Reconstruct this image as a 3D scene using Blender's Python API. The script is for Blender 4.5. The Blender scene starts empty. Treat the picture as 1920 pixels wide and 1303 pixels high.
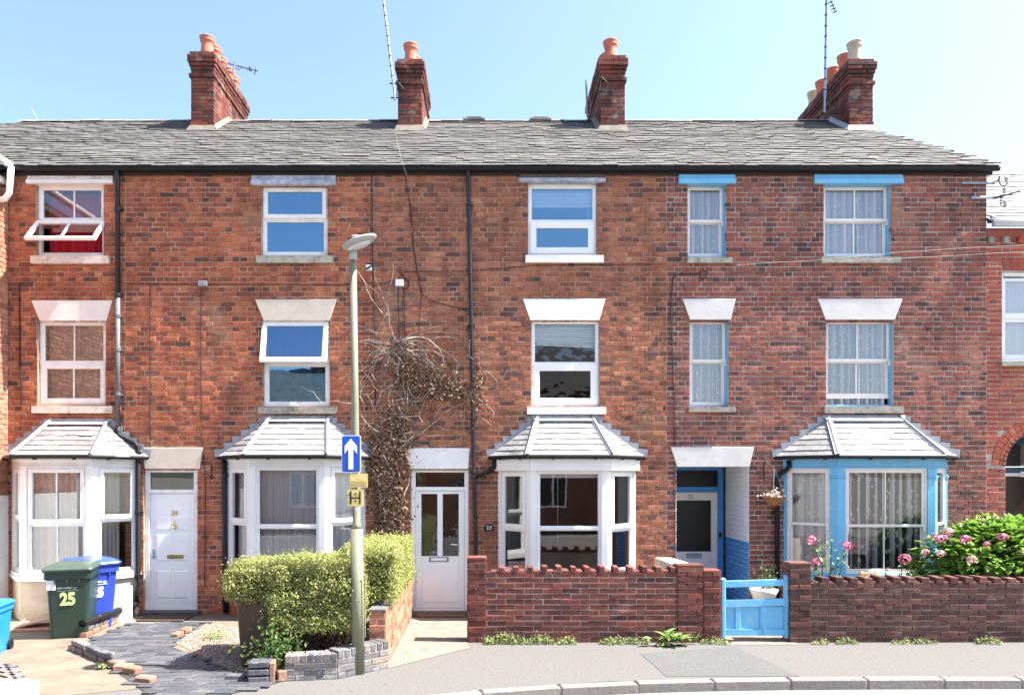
import bpy, math, random
from mathutils import Matrix, Vector, noise as mnoise
R = math.radians
rng = random.Random(7)
SC = bpy.context.scene
COL = SC.collection
PI = math.pi

# ------------------------------------------------------------------ camera, sky, sun, exposure
FPX, CX, CY, CAMD, CAMZ = 1308.0, 920.0, 890.0, 12.0, 2.4
cd = bpy.data.cameras.new('camera'); cam = bpy.data.objects.new('camera', cd); COL.objects.link(cam)
cam.location = (0, -CAMD, CAMZ); cam.rotation_euler = (R(90), 0, 0)
cd.sensor_width = 36; cd.lens = FPX/1920*36
cd.shift_x = (960-CX)/1920; cd.shift_y = (CY-651.5)/1920
cd.clip_start = .1; cd.clip_end = 3000
SC.camera = cam
SUN_EL, SUN_AZ = 57.0, 6.0        # azimuth: degrees in front of the facade plane, sun on the right
to_sun = Vector((math.cos(R(SUN_EL))*math.cos(R(SUN_AZ)), -math.cos(R(SUN_EL))*math.sin(R(SUN_AZ)), math.sin(R(SUN_EL))))
w = bpy.data.worlds.new('World'); SC.world = w; w.use_nodes = True
nt = w.node_tree; bg = nt.nodes['Background']
sky = nt.nodes.new('ShaderNodeTexSky'); sky.sky_type = 'NISHITA'; sky.sun_disc = False
sky.sun_elevation = R(SUN_EL); sky.sun_rotation = math.atan2(to_sun.x, to_sun.y)
sky.air_density = 1.0; sky.dust_density = 2.0; sky.ozone_density = 2.2
nt.links.new(sky.outputs[0], bg.inputs[0]); bg.inputs[1].default_value = 0.10
sl = bpy.data.lights.new('sun', 'SUN'); sl.energy = 4.7; sl.angle = R(.5); sl.color = (1, .95, .87)
so = bpy.data.objects.new('sun', sl); COL.objects.link(so)
so.rotation_euler = (-to_sun).to_track_quat('-Z', 'Y').to_euler(); so.location = (20, -5, 30)
vs = SC.view_settings; vs.view_transform = 'Standard'; vs.look = 'None'; vs.gamma = 1; vs.use_curve_mapping = False
vs.exposure = 2.05
SC.cycles.use_denoising = True
SC.cycles.max_bounces = 8; SC.cycles.diffuse_bounces = 4; SC.cycles.transparent_max_bounces = 16
SC.cycles.sample_clamp_indirect = 6

# ------------------------------------------------------------------ helpers
def U(px, Y=0.): return (px-CX)*(CAMD+Y)/FPX
def V(py, Y=0.): return CAMZ+(CY-py)*(CAMD+Y)/FPX
def G(px, py, z=0.):
    d = FPX*(CAMZ-z)/(py-CY); return ((px-CX)*d/FPX, d-CAMD)

class Frame:
    """local (u along face, w inward, z up) -> world"""
    def __init__(s, o=(0, 0, 0), a=0.):
        s.o, s.a = o, a; s.c, s.s = math.cos(a), math.sin(a)
    def __call__(s, u, w, z):
        return (s.o[0]+u*s.c-w*s.s, s.o[1]+u*s.s+w*s.c, s.o[2]+z)
    @staticmethod
    def between(p, q): return Frame((p[0], p[1], 0), math.atan2(q[1]-p[1], q[0]-p[0]))
F0 = Frame()
WM = {}
class MB:
    def __init__(s, T=None): s.v, s.f, s.T = [], [], T or F0
    def add(s, vs, fs):
        n = len(s.v); s.v += [s.T(*p) for p in vs]; s.f += [tuple(i+n for i in f) for f in fs]; return s
    def box(s, x0, x1, y0, y1, z0, z1):
        if x0 > x1: x0, x1 = x1, x0
        if y0 > y1: y0, y1 = y1, y0
        if z0 > z1: z0, z1 = z1, z0
        return s.add([(x0,y0,z0),(x1,y0,z0),(x1,y1,z0),(x0,y1,z0),(x0,y0,z1),(x1,y0,z1),(x1,y1,z1),(x0,y1,z1)],
              [(0,3,2,1),(4,5,6,7),(0,1,5,4),(1,2,6,5),(2,3,7,6),(3,0,4,7)])
    def bev(s, x0, x1, y0, y1, z0, z1, b=.006):
        """box with chamfered edges"""
        if x0 > x1: x0, x1 = x1, x0
        if y0 > y1: y0, y1 = y1, y0
        if z0 > z1: z0, z1 = z1, z0
        b = min(b, (x1-x0)*.3, (y1-y0)*.3, (z1-z0)*.3)
        X, Y, Z = (x0, x1), (y0, y1), (z0, z1); vs, idx = [], {}
        for i in (0, 1):
            for j in (0, 1):
                for k in (0, 1):
                    sx, sy, sz = (1-2*i)*b, (1-2*j)*b, (1-2*k)*b
                    for ax in range(3):
                        idx[i, j, k, ax] = len(vs)
                        vs.append((X[i]+(sx if ax != 0 else 0), Y[j]+(sy if ax != 1 else 0), Z[k]+(sz if ax != 2 else 0)))
        I = lambda *a: idx[a]; fs = []
        for i in (0, 1):
            q = [I(i,0,0,0), I(i,1,0,0), I(i,1,1,0), I(i,0,1,0)]; fs.append(q if i else q[::-1])
            q = [I(0,i,0,1), I(1,i,0,1), I(1,i,1,1), I(0,i,1,1)]; fs.append(q[::-1] if i else q)
            q = [I(0,0,i,2), I(1,0,i,2), I(1,1,i,2), I(0,1,i,2)]; fs.append(q if i else q[::-1])
        for i in (0, 1):
            for j in (0, 1):
                q = [I(i,j,0,0), I(i,j,1,0), I(i,j,1,1), I(i,j,0,1)]; fs.append(q if i == j else q[::-1])
                q = [I(i,0,j,0), I(i,1,j,0), I(i,1,j,2), I(i,0,j,2)]; fs.append(q[::-1] if i == j else q)
                q = [I(0,i,j,1), I(1,i,j,1), I(1,i,j,2), I(0,i,j,2)]; fs.append(q if i == j else q[::-1])
        for i in (0, 1):
            for j in (0, 1):
                for k in (0, 1):
                    q = [I(i,j,k,0), I(i,j,k,1), I(i,j,k,2)]; fs.append(q if (i+j+k) % 2 else q[::-1])
        return s.add(vs, fs)
    def prism(s, pts, a0, a1, axis='y'):
        """polygon extruded; pts are (x,z) for axis y, (x,y) for axis z"""
        n = len(pts)
        if axis == 'y': vs = [(p[0], a0, p[1]) for p in pts]+[(p[0], a1, p[1]) for p in pts]
        else: vs = [(p[0], p[1], a0) for p in pts]+[(p[0], p[1], a1) for p in pts]
        fs = [tuple(range(n)) if axis == 'y' else tuple(range(n))[::-1], tuple(range(n, 2*n))[::-1] if axis == 'y' else tuple(range(n, 2*n))]
        for i in range(n):
            j = (i+1) % n; q = (i, n+i, n+j, j); fs.append(q if axis == 'y' else q[::-1])
        return s.add(vs, fs)
    def tube(s, pts, r, seg=8, cap=True):
        P = [Vector(p) for p in pts]; n = len(P); rs = r if isinstance(r, (list, tuple)) else [r]*n
        vs, fs = [], []; prev = None
        for i, p in enumerate(P):
            d = (P[min(i+1, n-1)]-P[max(i-1, 0)])
            if d.length < 1e-9: d = Vector((0, 0, 1))
            d.normalize()
            if prev is None:
                a = d.orthogonal().normalized()
            else:
                a = (prev-d*prev.dot(d))
                a = a.normalized() if a.length > 1e-6 else d.orthogonal().normalized()
            prev = a; b = d.cross(a)
            for k in range(seg):
                t = 2*PI*k/seg; vs.append(tuple(p+(a*math.cos(t)+b*math.sin(t))*rs[i]))
        for i in range(n-1):
            for k in range(seg):
                k2 = (k+1) % seg; fs.append((i*seg+k, i*seg+k2, (i+1)*seg+k2, (i+1)*seg+k))
        if cap: fs += [tuple(range(seg))[::-1], tuple(range((n-1)*seg, n*seg))]
        return s.add(vs, fs)
    def lathe(s, prof, c=(0, 0, 0), seg=20):
        vs, fs = [], []; n = len(prof)
        for r, z in prof:
            for k in range(seg):
                t = 2*PI*k/seg; vs.append((c[0]+r*math.cos(t), c[1]+r*math.sin(t), c[2]+z))
        for i in range(n-1):
            for k in range(seg):
                k2 = (k+1) % seg; fs.append((i*seg+k, i*seg+k2, (i+1)*seg+k2, (i+1)*seg+k))
        fs += [tuple(range(seg))[::-1], tuple(range((n-1)*seg, n*seg))]
        return s.add(vs, fs)
    def mesh(s, name):
        m = bpy.data.meshes.new(name); m.from_pydata(s.v, [], s.f); m.update(); return m
    def build(s, name, mt, parent=None, smooth=False, local=False):
        m = s.mesh(name); m.materials.append(mt)
        if smooth: m.polygons.foreach_set('use_smooth', [True]*len(m.polygons))
        return link(name, m, parent, local)
def link(name, data, parent=None, local=False):
    o = bpy.data.objects.new(name, data); COL.objects.link(o)
    if parent is not None:
        o.parent = parent
        if not local and parent in WM: o.matrix_parent_inverse = WM[parent].inverted()
    return o
def tag(o, label, cat, group=None, kind=None):
    if label: o['label'] = label
    if cat: o['category'] = cat
    if group: o['group'] = group
    if kind: o['kind'] = kind
    return o
def thing(name, label, cat, loc=(0, 0, 0), rz=0., group=None):
    o = bpy.data.objects.new(name, None); COL.objects.link(o); o.location = loc; o.rotation_euler = (0, 0, rz); o.empty_display_size = .1
    WM[o] = Matrix.Translation(loc) @ Matrix.Rotation(rz, 4, 'Z')
    return tag(o, label, cat, group)
def struct(o): o['kind'] = 'structure'; return o

def text_mesh(body, size, mt, ext=.002, off=0.):
    c = bpy.data.curves.new('lettering', 'FONT'); c.body = body; c.size = size; c.extrude = ext; c.offset = off
    c.align_x = 'CENTER'; c.align_y = 'CENTER'; c.resolution_u = 3
    o = bpy.data.objects.new('lettering', c); COL.objects.link(o)
    dg = bpy.context.evaluated_depsgraph_get(); m = bpy.data.meshes.new_from_object(o.evaluated_get(dg))
    bpy.data.objects.remove(o); bpy.data.curves.remove(c); m.materials.clear(); m.materials.append(mt); return m
def lettering(body, size, mt, loc, parent, rx=90., rz=0., off=0., sx=1., name='lettering', local=False):
    o = link(name, text_mesh(body, size, mt, off=off), parent, local)
    o.location = loc; o.rotation_euler = (R(rx), 0, R(rz)); o.scale = (sx, 1, 1); return o

# ------------------------------------------------------------------ materials
MATS = {}
def base_mat(name):
    m = bpy.data.materials.new(name); m.use_nodes = True; MATS[name] = m
    return m, m.node_tree, m.node_tree.nodes['Principled BSDF']
def N(nt, t, **kw):
    n = nt.nodes.new(t)
    for k, v in kw.items(): setattr(n, k, v)
    return n
def pmat(name, c1, c2=None, sc=6., rough=.6, bump=0., bsc=None, metal=0., spec=.4, c3=None, sc3=1., lo=.35, hi=.65, coat=0., th3=(.52, .72)):
    """two-tone weathered material: noise mixes c1 and c2, optional large stain c3"""
    m, nt, b = base_mat(name)
    b.inputs['Roughness'].default_value = rough; b.inputs['Metallic'].default_value = metal; b.inputs['Specular IOR Level'].default_value = spec
    if coat: b.inputs['Coat Weight'].default_value = coat
    tc = N(nt, 'ShaderNodeNewGeometry')
    if c2 is None: c2 = tuple(x*.82 for x in c1)
    nz = N(nt, 'ShaderNodeTexNoise'); nz.inputs['Scale'].default_value = sc; nz.inputs['Detail'].default_value = 7; nz.inputs['Roughness'].default_value = .65
    nt.links.new(tc.outputs['Position'], nz.inputs['Vector'])
    mr = N(nt, 'ShaderNodeMapRange'); mr.inputs[1].default_value = lo; mr.inputs[2].default_value = hi
    nt.links.new(nz.outputs[0], mr.inputs[0])
    mx = N(nt, 'ShaderNodeMix', data_type='RGBA'); mx.inputs[6].default_value = (*c1, 1); mx.inputs[7].default_value = (*c2, 1)
    nt.links.new(mr.outputs[0], mx.inputs[0]); out = mx.outputs[2]
    if c3 is not None:
        n3 = N(nt, 'ShaderNodeTexNoise'); n3.inputs['Scale'].default_value = sc3; n3.inputs['Detail'].default_value = 8; n3.inputs['Roughness'].default_value = .7
        nt.links.new(tc.outputs['Position'], n3.inputs['Vector'])
        r3 = N(nt, 'ShaderNodeMapRange'); r3.inputs[1].default_value = th3[0]; r3.inputs[2].default_value = th3[1]
        nt.links.new(n3.outputs[0], r3.inputs[0])
        m3 = N(nt, 'ShaderNodeMix', data_type='RGBA'); m3.inputs[7].default_value = (*c3, 1)
        nt.links.new(r3.outputs[0], m3.inputs[0]); nt.links.new(out, m3.inputs[6]); out = m3.outputs[2]
    nt.links.new(out, b.inputs['Base Color'])
    if bump:
        nb = N(nt, 'ShaderNodeTexNoise'); nb.inputs['Scale'].default_value = bsc or sc*4; nb.inputs['Detail'].default_value = 5
        nt.links.new(tc.outputs['Position'], nb.inputs['Vector'])
        bp = N(nt, 'ShaderNodeBump'); bp.inputs['Strength'].default_value = bump; bp.inputs['Distance'].default_value = .01
        nt.links.new(nb.outputs[0], bp.inputs['Height']); nt.links.new(bp.outputs[0], b.inputs['Normal'])
    return m
def piece_mat(name, palette, src, rough=.85, fine=.35, macro=None, bump=.5, msc=.45, fsc=30., spec=.3, lichen=None, lsc=1.2):
    """one colour per piece (object or mesh island) drawn from a palette, with grain and large stains; on the facade also blotches of bounced light"""
    m, nt, b = base_mat(name); b.inputs['Roughness'].default_value = rough; b.inputs['Specular IOR Level'].default_value = spec
    ge = N(nt, 'ShaderNodeNewGeometry')
    rnd = ge.outputs['Random Per Island'] if src == 'island' else N(nt, 'ShaderNodeObjectInfo').outputs['Random']
    cr = N(nt, 'ShaderNodeValToRGB'); el = cr.color_ramp.elements; cr.color_ramp.interpolation = 'LINEAR'
    n = len(palette)
    el[0].position = 0; el[0].color = (*palette[0], 1); el[1].position = 1; el[1].color = (*palette[-1], 1)
    for i in range(1, n-1):
        e = el.new(i/(n-1)); e.color = (*palette[i], 1)
    nt.links.new(rnd, cr.inputs[0]); out = cr.outputs[0]
    def nz(scale, det, lo, hi):
        t = N(nt, 'ShaderNodeTexNoise'); t.inputs['Scale'].default_value = scale; t.inputs['Detail'].default_value = det; t.inputs['Roughness'].default_value = .65
        nt.links.new(ge.outputs['Position'], t.inputs['Vector'])
        r = N(nt, 'ShaderNodeMapRange'); r.inputs[1].default_value = .3; r.inputs[2].default_value = .7; r.inputs[3].default_value = lo; r.inputs[4].default_value = hi
        nt.links.new(t.outputs[0], r.inputs[0]); return r.outputs[0], t.outputs[0]
    f, raw = nz(fsc, 6, 1-fine, 1+fine)
    mu = N(nt, 'ShaderNodeVectorMath', operation='SCALE'); nt.links.new(out, mu.inputs[0]); nt.links.new(f, mu.inputs[3]); out = mu.outputs[0]
    if macro:
        g, _ = nz(msc, 5, 0., 1.)
        mc = N(nt, 'ShaderNodeMix', data_type='RGBA', blend_type='MULTIPLY'); mc.inputs[0].default_value = 1
        ml = N(nt, 'ShaderNodeMix', data_type='RGBA'); ml.inputs[6].default_value = (*macro[0], 1); ml.inputs[7].default_value = (*macro[1], 1)
        nt.links.new(g, ml.inputs[0]); nt.links.new(out, mc.inputs[6]); nt.links.new(ml.outputs[2], mc.inputs[7]); out = mc.outputs[2]
    if macro:
        mp = N(nt, 'ShaderNodeMapping'); mp.inputs['Scale'].default_value = (2.6, 2.6, .35); nt.links.new(ge.outputs['Position'], mp.inputs[0])
        t = N(nt, 'ShaderNodeTexNoise'); t.inputs['Scale'].default_value = 1.; t.inputs['Detail'].default_value = 8; t.inputs['Roughness'].default_value = .7; nt.links.new(mp.outputs[0], t.inputs['Vector'])
        r = N(nt, 'ShaderNodeMapRange'); r.inputs[1].default_value = .42; r.inputs[2].default_value = .62; r.inputs[3].default_value = 1.1; r.inputs[4].default_value = .70; nt.links.new(t.outputs[0], r.inputs[0])
        mu = N(nt, 'ShaderNodeVectorMath', operation='SCALE'); nt.links.new(out, mu.inputs[0]); nt.links.new(r.outputs[0], mu.inputs[3]); out = mu.outputs[0]
    if lichen:
        g, t = nz(lsc, 9, 0, 1)
        r = N(nt, 'ShaderNodeMapRange'); r.inputs[1].default_value = .56; r.inputs[2].default_value = .68; r.inputs[4].default_value = .75
        nt.links.new(t, r.inputs[0])
        ml = N(nt, 'ShaderNodeMix', data_type='RGBA'); ml.inputs[7].default_value = (*lichen, 1)
        nt.links.new(r.outputs[0], ml.inputs[0]); nt.links.new(out, ml.inputs[6]); out = ml.outputs[2]
    nt.links.new(out, b.inputs['Base Color'])
    if bump:
        bp = N(nt, 'ShaderNodeBump'); bp.inputs['Strength'].default_value = bump; bp.inputs['Distance'].default_value = .008
        nt.links.new(raw, bp.inputs['Height']); nt.links.new(bp.outputs[0], b.inputs['Normal'])
    return m
def pair(name, palette, **kw): return (piece_mat(name+'_single', palette, 'object', **kw), piece_mat(name+'_mass', palette, 'island', **kw))

def glass_mat(name, refl=.14, wav=.0, tint=(1, 1, 1), wsc=3., gcol=(.95, .97, 1, 1)):
    m = bpy.data.materials.new(name); m.use_nodes = True; nt = m.node_tree
    for n in list(nt.nodes):
        if n.type != 'OUTPUT_MATERIAL': nt.nodes.remove(n)
    o = nt.nodes['Material Output']
    tr = N(nt, 'ShaderNodeBsdfTransparent'); tr.inputs[0].default_value = (*tint, 1)
    gl = N(nt, 'ShaderNodeBsdfGlossy'); gl.inputs['Roughness'].default_value = .0; gl.inputs[0].default_value = gcol
    fr = N(nt, 'ShaderNodeFresnel'); fr.inputs[0].default_value = 1.5
    ma = N(nt, 'ShaderNodeMath', operation='MULTIPLY_ADD', use_clamp=True); ma.inputs[1].default_value = 1.4; ma.inputs[2].default_value = refl-.056
    nt.links.new(fr.outputs[0], ma.inputs[0])
    mx = N(nt, 'ShaderNodeMixShader'); nt.links.new(ma.outputs[0], mx.inputs[0]); nt.links.new(tr.outputs[0], mx.inputs[1]); nt.links.new(gl.outputs[0], mx.inputs[2])
    if wav:
        ge = N(nt, 'ShaderNodeNewGeometry'); t = N(nt, 'ShaderNodeTexNoise'); t.inputs['Scale'].default_value = wsc; t.inputs['Detail'].default_value = 2
        nt.links.new(ge.outputs['Position'], t.inputs['Vector'])
        bp = N(nt, 'ShaderNodeBump'); bp.inputs['Strength'].default_value = wav; bp.inputs['Distance'].default_value = .02
        nt.links.new(t.outputs[0], bp.inputs['Height']); nt.links.new(bp.outputs[0], gl.inputs['Normal'])
    nt.links.new(mx.outputs[0], o.inputs[0]); MATS[name] = m; return m
def cloth_mat(name, col, lace=0., sc=18., trans=.45):
    """curtain: diffuse + translucent; lace > 0 lets gaps in the pattern show the room behind"""
    m = bpy.data.materials.new(name); m.use_nodes = True; nt = m.node_tree
    for n in list(nt.nodes):
        if n.type != 'OUTPUT_MATERIAL': nt.nodes.remove(n)
    o = nt.nodes['Material Output']
    d = N(nt, 'ShaderNodeBsdfDiffuse'); d.inputs[0].default_value = (*col, 1)
    t = N(nt, 'ShaderNodeBsdfTranslucent'); t.inputs[0].default_value = (*col, 1)
    mx = N(nt, 'ShaderNodeMixShader'); mx.inputs[0].default_value = trans
    nt.links.new(d.outputs[0], mx.inputs[1]); nt.links.new(t.outputs[0], mx.inputs[2]); out = mx.outputs[0]
    if lace:
        ge = N(nt, 'ShaderNodeNewGeometry')
        wv = N(nt, 'ShaderNodeTexWave'); wv.wave_type = 'BANDS'; wv.bands_direction = 'X'; wv.inputs['Scale'].default_value = 2.3; wv.inputs['Distortion'].default_value = 1.5; wv.inputs['Detail'].default_value = 1
        mp = N(nt, 'ShaderNodeMapping'); mp.inputs['Scale'].default_value = (1, .3, .25); nt.links.new(ge.outputs['Position'], mp.inputs[0]); nt.links.new(mp.outputs[0], wv.inputs['Vector'])
        m3 = N(nt, 'ShaderNodeMapping'); m3.inputs['Rotation'].default_value = (0, .6, 0); m3.inputs['Scale'].default_value = (1, .2, .42); nt.links.new(ge.outputs['Position'], m3.inputs[0])
        vo = N(nt, 'ShaderNodeTexVoronoi'); vo.inputs['Scale'].default_value = sc; nt.links.new(m3.outputs[0], vo.inputs['Vector'])
        rv = N(nt, 'ShaderNodeMapRange'); rv.inputs[1].default_value = .18; rv.inputs[2].default_value = .34; nt.links.new(vo.outputs[0], rv.inputs[0])
        mu_ = N(nt, 'ShaderNodeMath', operation='MULTIPLY'); nt.links.new(wv.outputs[1], mu_.inputs[0]); nt.links.new(rv.outputs[0], mu_.inputs[1])
        r = N(nt, 'ShaderNodeMapRange'); r.inputs[1].default_value = .06; r.inputs[2].default_value = .5; r.inputs[4].default_value = lace
        nt.links.new(mu_.outputs[0], r.inputs[0])
        tp = N(nt, 'ShaderNodeBsdfTransparent'); m2 = N(nt, 'ShaderNodeMixShader')
        nt.links.new(r.outputs[0], m2.inputs[0]); nt.links.new(out, m2.inputs[1]); nt.links.new(tp.outputs[0], m2.inputs[2]); out = m2.outputs[0]
    nt.links.new(out, o.inputs[0]); MATS[name] = m; return m
def leaf_mat(name, cols, src='island', trans=.3, rough=.5):
    m = piece_mat(name, cols, src, rough=rough, fine=.15, bump=0, spec=.35)
    nt = m.node_tree; b = nt.nodes['Principled BSDF']; o = nt.nodes['Material Output']
    t = N(nt, 'ShaderNodeBsdfTranslucent'); mx = N(nt, 'ShaderNodeMixShader'); mx.inputs[0].default_value = trans
    lk = b.inputs['Base Color'].links[0].from_socket; nt.links.new(lk, t.inputs[0])
    nt.links.new(b.outputs[0], mx.inputs[1]); nt.links.new(t.outputs[0], mx.inputs[2]); nt.links.new(mx.outputs[0], o.inputs[0]); return m

P_OR = [(.42,.125,.058),(.34,.088,.043),(.44,.14,.064),(.28,.074,.04),(.38,.10,.048),(.17,.055,.038),(.36,.095,.045),(.095,.045,.04),(.31,.082,.042),(.46,.165,.08)]
P_PK = [(.38,.132,.07),(.32,.102,.057),(.27,.083,.052),(.36,.12,.064),(.16,.058,.045),(.34,.107,.059),(.095,.048,.044),(.30,.094,.054),(.41,.16,.088)]
P_PU = [(.33,.10,.063),(.27,.077,.052),(.20,.06,.046),(.30,.09,.057),(.095,.045,.043),(.26,.076,.053),(.32,.10,.063),(.08,.043,.045),(.36,.12,.073)]
_w = lambda P, k: [(p[0]*k, p[1]*k*1.12, p[2]*k*1.14) for p in P]
P_OR, P_PK, P_PU = _w(P_OR, 1.12), _w(P_PK, 1.1), _w(P_PU, 1.1)
P_WL = [(.17,.05,.038),(.13,.042,.034),(.10,.036,.032),(.21,.06,.042),(.075,.034,.032),(.16,.05,.038)]
P_DK = [(.10,.045,.037),(.075,.036,.032),(.13,.05,.04),(.055,.032,.03),(.16,.07,.055),(.09,.04,.034)]
P_CH = [(.24,.072,.048),(.17,.055,.042),(.10,.044,.038),(.28,.085,.054),(.13,.05,.042),(.065,.04,.038)]
BR = {  # facade noise patches stand for soot, damp and light bounced off opposite windows
 '25': pair('brick_orange', P_OR, macro=((.66,.6,.6),(1.22,1.2,1.12)), msc=.6),
 '24': pair('brick_red', P_OR, macro=((.64,.58,.58),(1.2,1.14,1.08)), msc=.6, lichen=(.36,.19,.115), lsc=.9),
 '23': pair('brick_pink', P_PK, macro=((.66,.6,.58),(1.18,1.16,1.12)), msc=.6, lichen=(.36,.21,.13), lsc=.8),
 '22': pair('brick_purple', P_PU, macro=((.68,.64,.66),(1.16,1.14,1.1)), msc=.6, lichen=(.34,.18,.125), lsc=.8),
 'nb': pair('brick_neighbour', [(.42,.10,.055),(.36,.085,.05),(.30,.07,.045),(.46,.13,.07),(.24,.065,.05)]),
 'w23': pair('brick_garden_wall', P_WL, lichen=(.24,.13,.10), lsc=3.5),
 'w22': pair('brick_dark_wall', P_DK, lichen=(.22,.14,.11), lsc=3.),
 'ch': pair('brick_chimney', P_CH, macro=((.55,.52,.52),(1.05,1,1)), msc=1.6, lichen=(.26,.22,.18), lsc=3.5),
 'or': pair('brick_low_wall', [(.40,.17,.105),(.35,.14,.085),(.45,.21,.135),(.30,.11,.07),(.24,.10,.07)], lichen=(.45,.33,.25), lsc=3.),
 'gy': pair('brick_grey_blue', [(.10,.10,.115),(.15,.145,.15),(.075,.075,.09),(.24,.2,.17),(.13,.12,.13)], lichen=(.5,.49,.46), lsc=4.),
 'ed': pair('brick_edging', [(.13,.10,.09),(.19,.135,.11),(.26,.15,.105),(.11,.09,.09),(.32,.23,.17)], lichen=(.42,.36,.28), lsc=6.),
}
MORT = {'25': pmat('mortar_warm', (.52,.37,.25), (.30,.20,.135), sc=3, rough=.95, bump=.6), '24': pmat('mortar_buff', (.56,.42,.30), (.30,.21,.145), sc=2.5, rough=.95, bump=.6),
        '23': pmat('mortar_tan', (.52,.38,.27), (.27,.19,.13), sc=2.5, rough=.95, bump=.6), '22': pmat('mortar_pale', (.55,.49,.43), (.34,.29,.25), sc=3, rough=.95, bump=.6),
        'w': pmat('mortar_garden', (.60,.51,.43), (.32,.25,.20), sc=4, rough=.95, bump=.6), 'dw': pmat('mortar_dark', (.34,.27,.22), (.15,.12,.10), sc=6, rough=.95, bump=.6), 'ch': pmat('mortar_soot', (.26,.2,.17), (.13,.10,.09), sc=6, rough=.95)}
SL_OBJ, SL_MASS = pair('slate', [(.112,.108,.104),(.105,.102,.099),(.118,.114,.109),(.108,.105,.102),(.095,.093,.091),(.114,.11,.105),(.126,.122,.116)], rough=.85, fine=.22, macro=((.88,.87,.86),(1.08,1.06,1.03)), bump=.35, fsc=22, spec=.2)
BAYSL = piece_mat('bay_slate', [(.24,.235,.23),(.20,.197,.196),(.28,.273,.265),(.25,.242,.237),(.17,.166,.165)], 'object', rough=.75, fine=.25, bump=.4, spec=.25, lichen=(.40,.385,.36), lsc=4.)
BAYSL25 = piece_mat('worn_bay_slate', [(.22,.215,.215),(.18,.175,.18),(.26,.25,.245),(.15,.145,.15),(.24,.22,.21)], 'object', rough=.6, fine=.3, bump=.5, lichen=(.36,.34,.31), lsc=4.)
UNDER = pmat('roof_underlay', (.05,.05,.055), rough=.9)
LEAD = pmat('lead_flashing', (.20,.215,.25), (.32,.335,.37), sc=9, rough=.5, bump=.2)
LEADP = pmat('painted_lead', (.72,.72,.70), (.5,.5,.48), sc=14, rough=.6, c3=(.36,.35,.33), sc3=6, bump=.3)
UPVC = pmat('white_upvc', (.82,.82,.80), (.76,.76,.74), sc=3, rough=.32, spec=.5)
UPVCD = pmat('weathered_upvc', (.78,.77,.74), (.62,.59,.54), sc=5, rough=.4, lo=.45, hi=.75)
PINKW = pmat('off_white_paint', (.78,.74,.70), (.70,.65,.60), sc=4, rough=.6)
WHITE = pmat('white_masonry_paint', (.84,.84,.83), (.76,.75,.73), sc=4, rough=.7, bump=.2)
STONE = pmat('beige_stone_paint', (.60,.53,.43), (.52,.45,.36), sc=5, rough=.8, bump=.2)
GREYST = pmat('grey_painted_stone', (.66,.63,.60), (.58,.55,.52), sc=4, rough=.8, bump=.2)
SILLST = pmat('weathered_stone', (.40,.37,.31), (.22,.21,.17), sc=12, rough=.9, bump=.5, c3=(.10,.10,.085), sc3=7)
SILLW = pmat('white_sill_paint', (.82,.81,.79), (.68,.65,.61), sc=8, rough=.7, lo=.5, hi=.8)
SILLP = pmat('flaking_pink_sill', (.74,.66,.58), (.62,.52,.44), sc=9, rough=.75, c3=(.22,.16,.12), sc3=8)
FLAKE = pmat('flaking_white_board', (.78,.75,.71), (.66,.52,.40), sc=9, rough=.8, c3=(.20,.11,.06), sc3=5)
LEADBD = pmat('lead_painted_board', (.42,.44,.48), (.22,.24,.29), sc=10, rough=.7, c3=(.62,.63,.65), sc3=6)
BRNBD = pmat('brown_timber', (.07,.04,.035), (.13,.08,.06), sc=9, rough=.7)
BLUE = pmat('sky_blue_paint', (.16,.46,.70), (.13,.40,.63), sc=4, rough=.5, spec=.4, bump=.3, bsc=26, c3=(.34,.47,.53), sc3=7, th3=(.56,.70))
BLUE_SHADED = pmat('shaded_blue_paint', (.06,.26,.58), (.05,.22,.52), sc=4, rough=.6, bump=.1)  # the blue paint again, with the porch shade put into its colour
BLACKP = pmat('black_plastic', (.008,.008,.009), (.014,.014,.015), sc=8, rough=.5, spec=.25)
NAVYP = pmat('dark_pipe', (.012,.014,.019), (.02,.022,.03), sc=5, rough=.4, spec=.4)
GREYP = pmat('grey_pipe', (.13,.14,.16), (.09,.10,.12), sc=5, rough=.4)
FASC = pmat('black_fascia', (.016,.015,.015), (.03,.028,.027), sc=6, rough=.6)
CREAM = pmat('cream_render', (.62,.54,.42), (.48,.40,.30), sc=5, rough=.9, bump=.5, c3=(.30,.24,.17), sc3=3)
ROOM = pmat('room_plaster', (.34,.30,.25), (.30,.265,.22), sc=2, rough=.9)
GLASS = glass_mat('window_glass', .15, .02)
GLASSB = glass_mat('mirror_window_glass', .33, .03, tint=(.6,.65,.7), gcol=(.42,.72,1,1))  # glossy tint paints the reflected sky bluer
GLASSO = glass_mat('old_window_glass', .13, .10, wsc=2.2)
GLASSR = glass_mat('rippled_glass', .09, .3, wsc=4.)
GLASSC = glass_mat('sky_tinted_glass', .30, .03, gcol=(.45,.75,1,1))  # blue of the mirrored sky is put into the glossy colour
GLASSD = glass_mat('frosted_dark_glass', .03, .3, tint=(.25,.25,.27), wsc=90.)
LACE2 = cloth_mat('pale_lace_curtain', (.88,.88,.90), lace=.4, sc=26., trans=.2)
LACE = cloth_mat('lace_curtain', (.86,.87,.90), lace=.97, sc=18., trans=.15)
NET = cloth_mat('net_curtain', (.84,.85,.88), lace=.0, trans=.25)
NETD = cloth_mat('grey_net_curtain', (.30,.34,.40), lace=.3, sc=60.)
BEIGE = cloth_mat('beige_curtain', (.50,.40,.31), trans=.2)
REDC = cloth_mat('red_curtain', (.55,.03,.045), trans=.2)
CREAMC = cloth_mat('cream_curtain', (.70,.66,.60), trans=.3)
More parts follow.
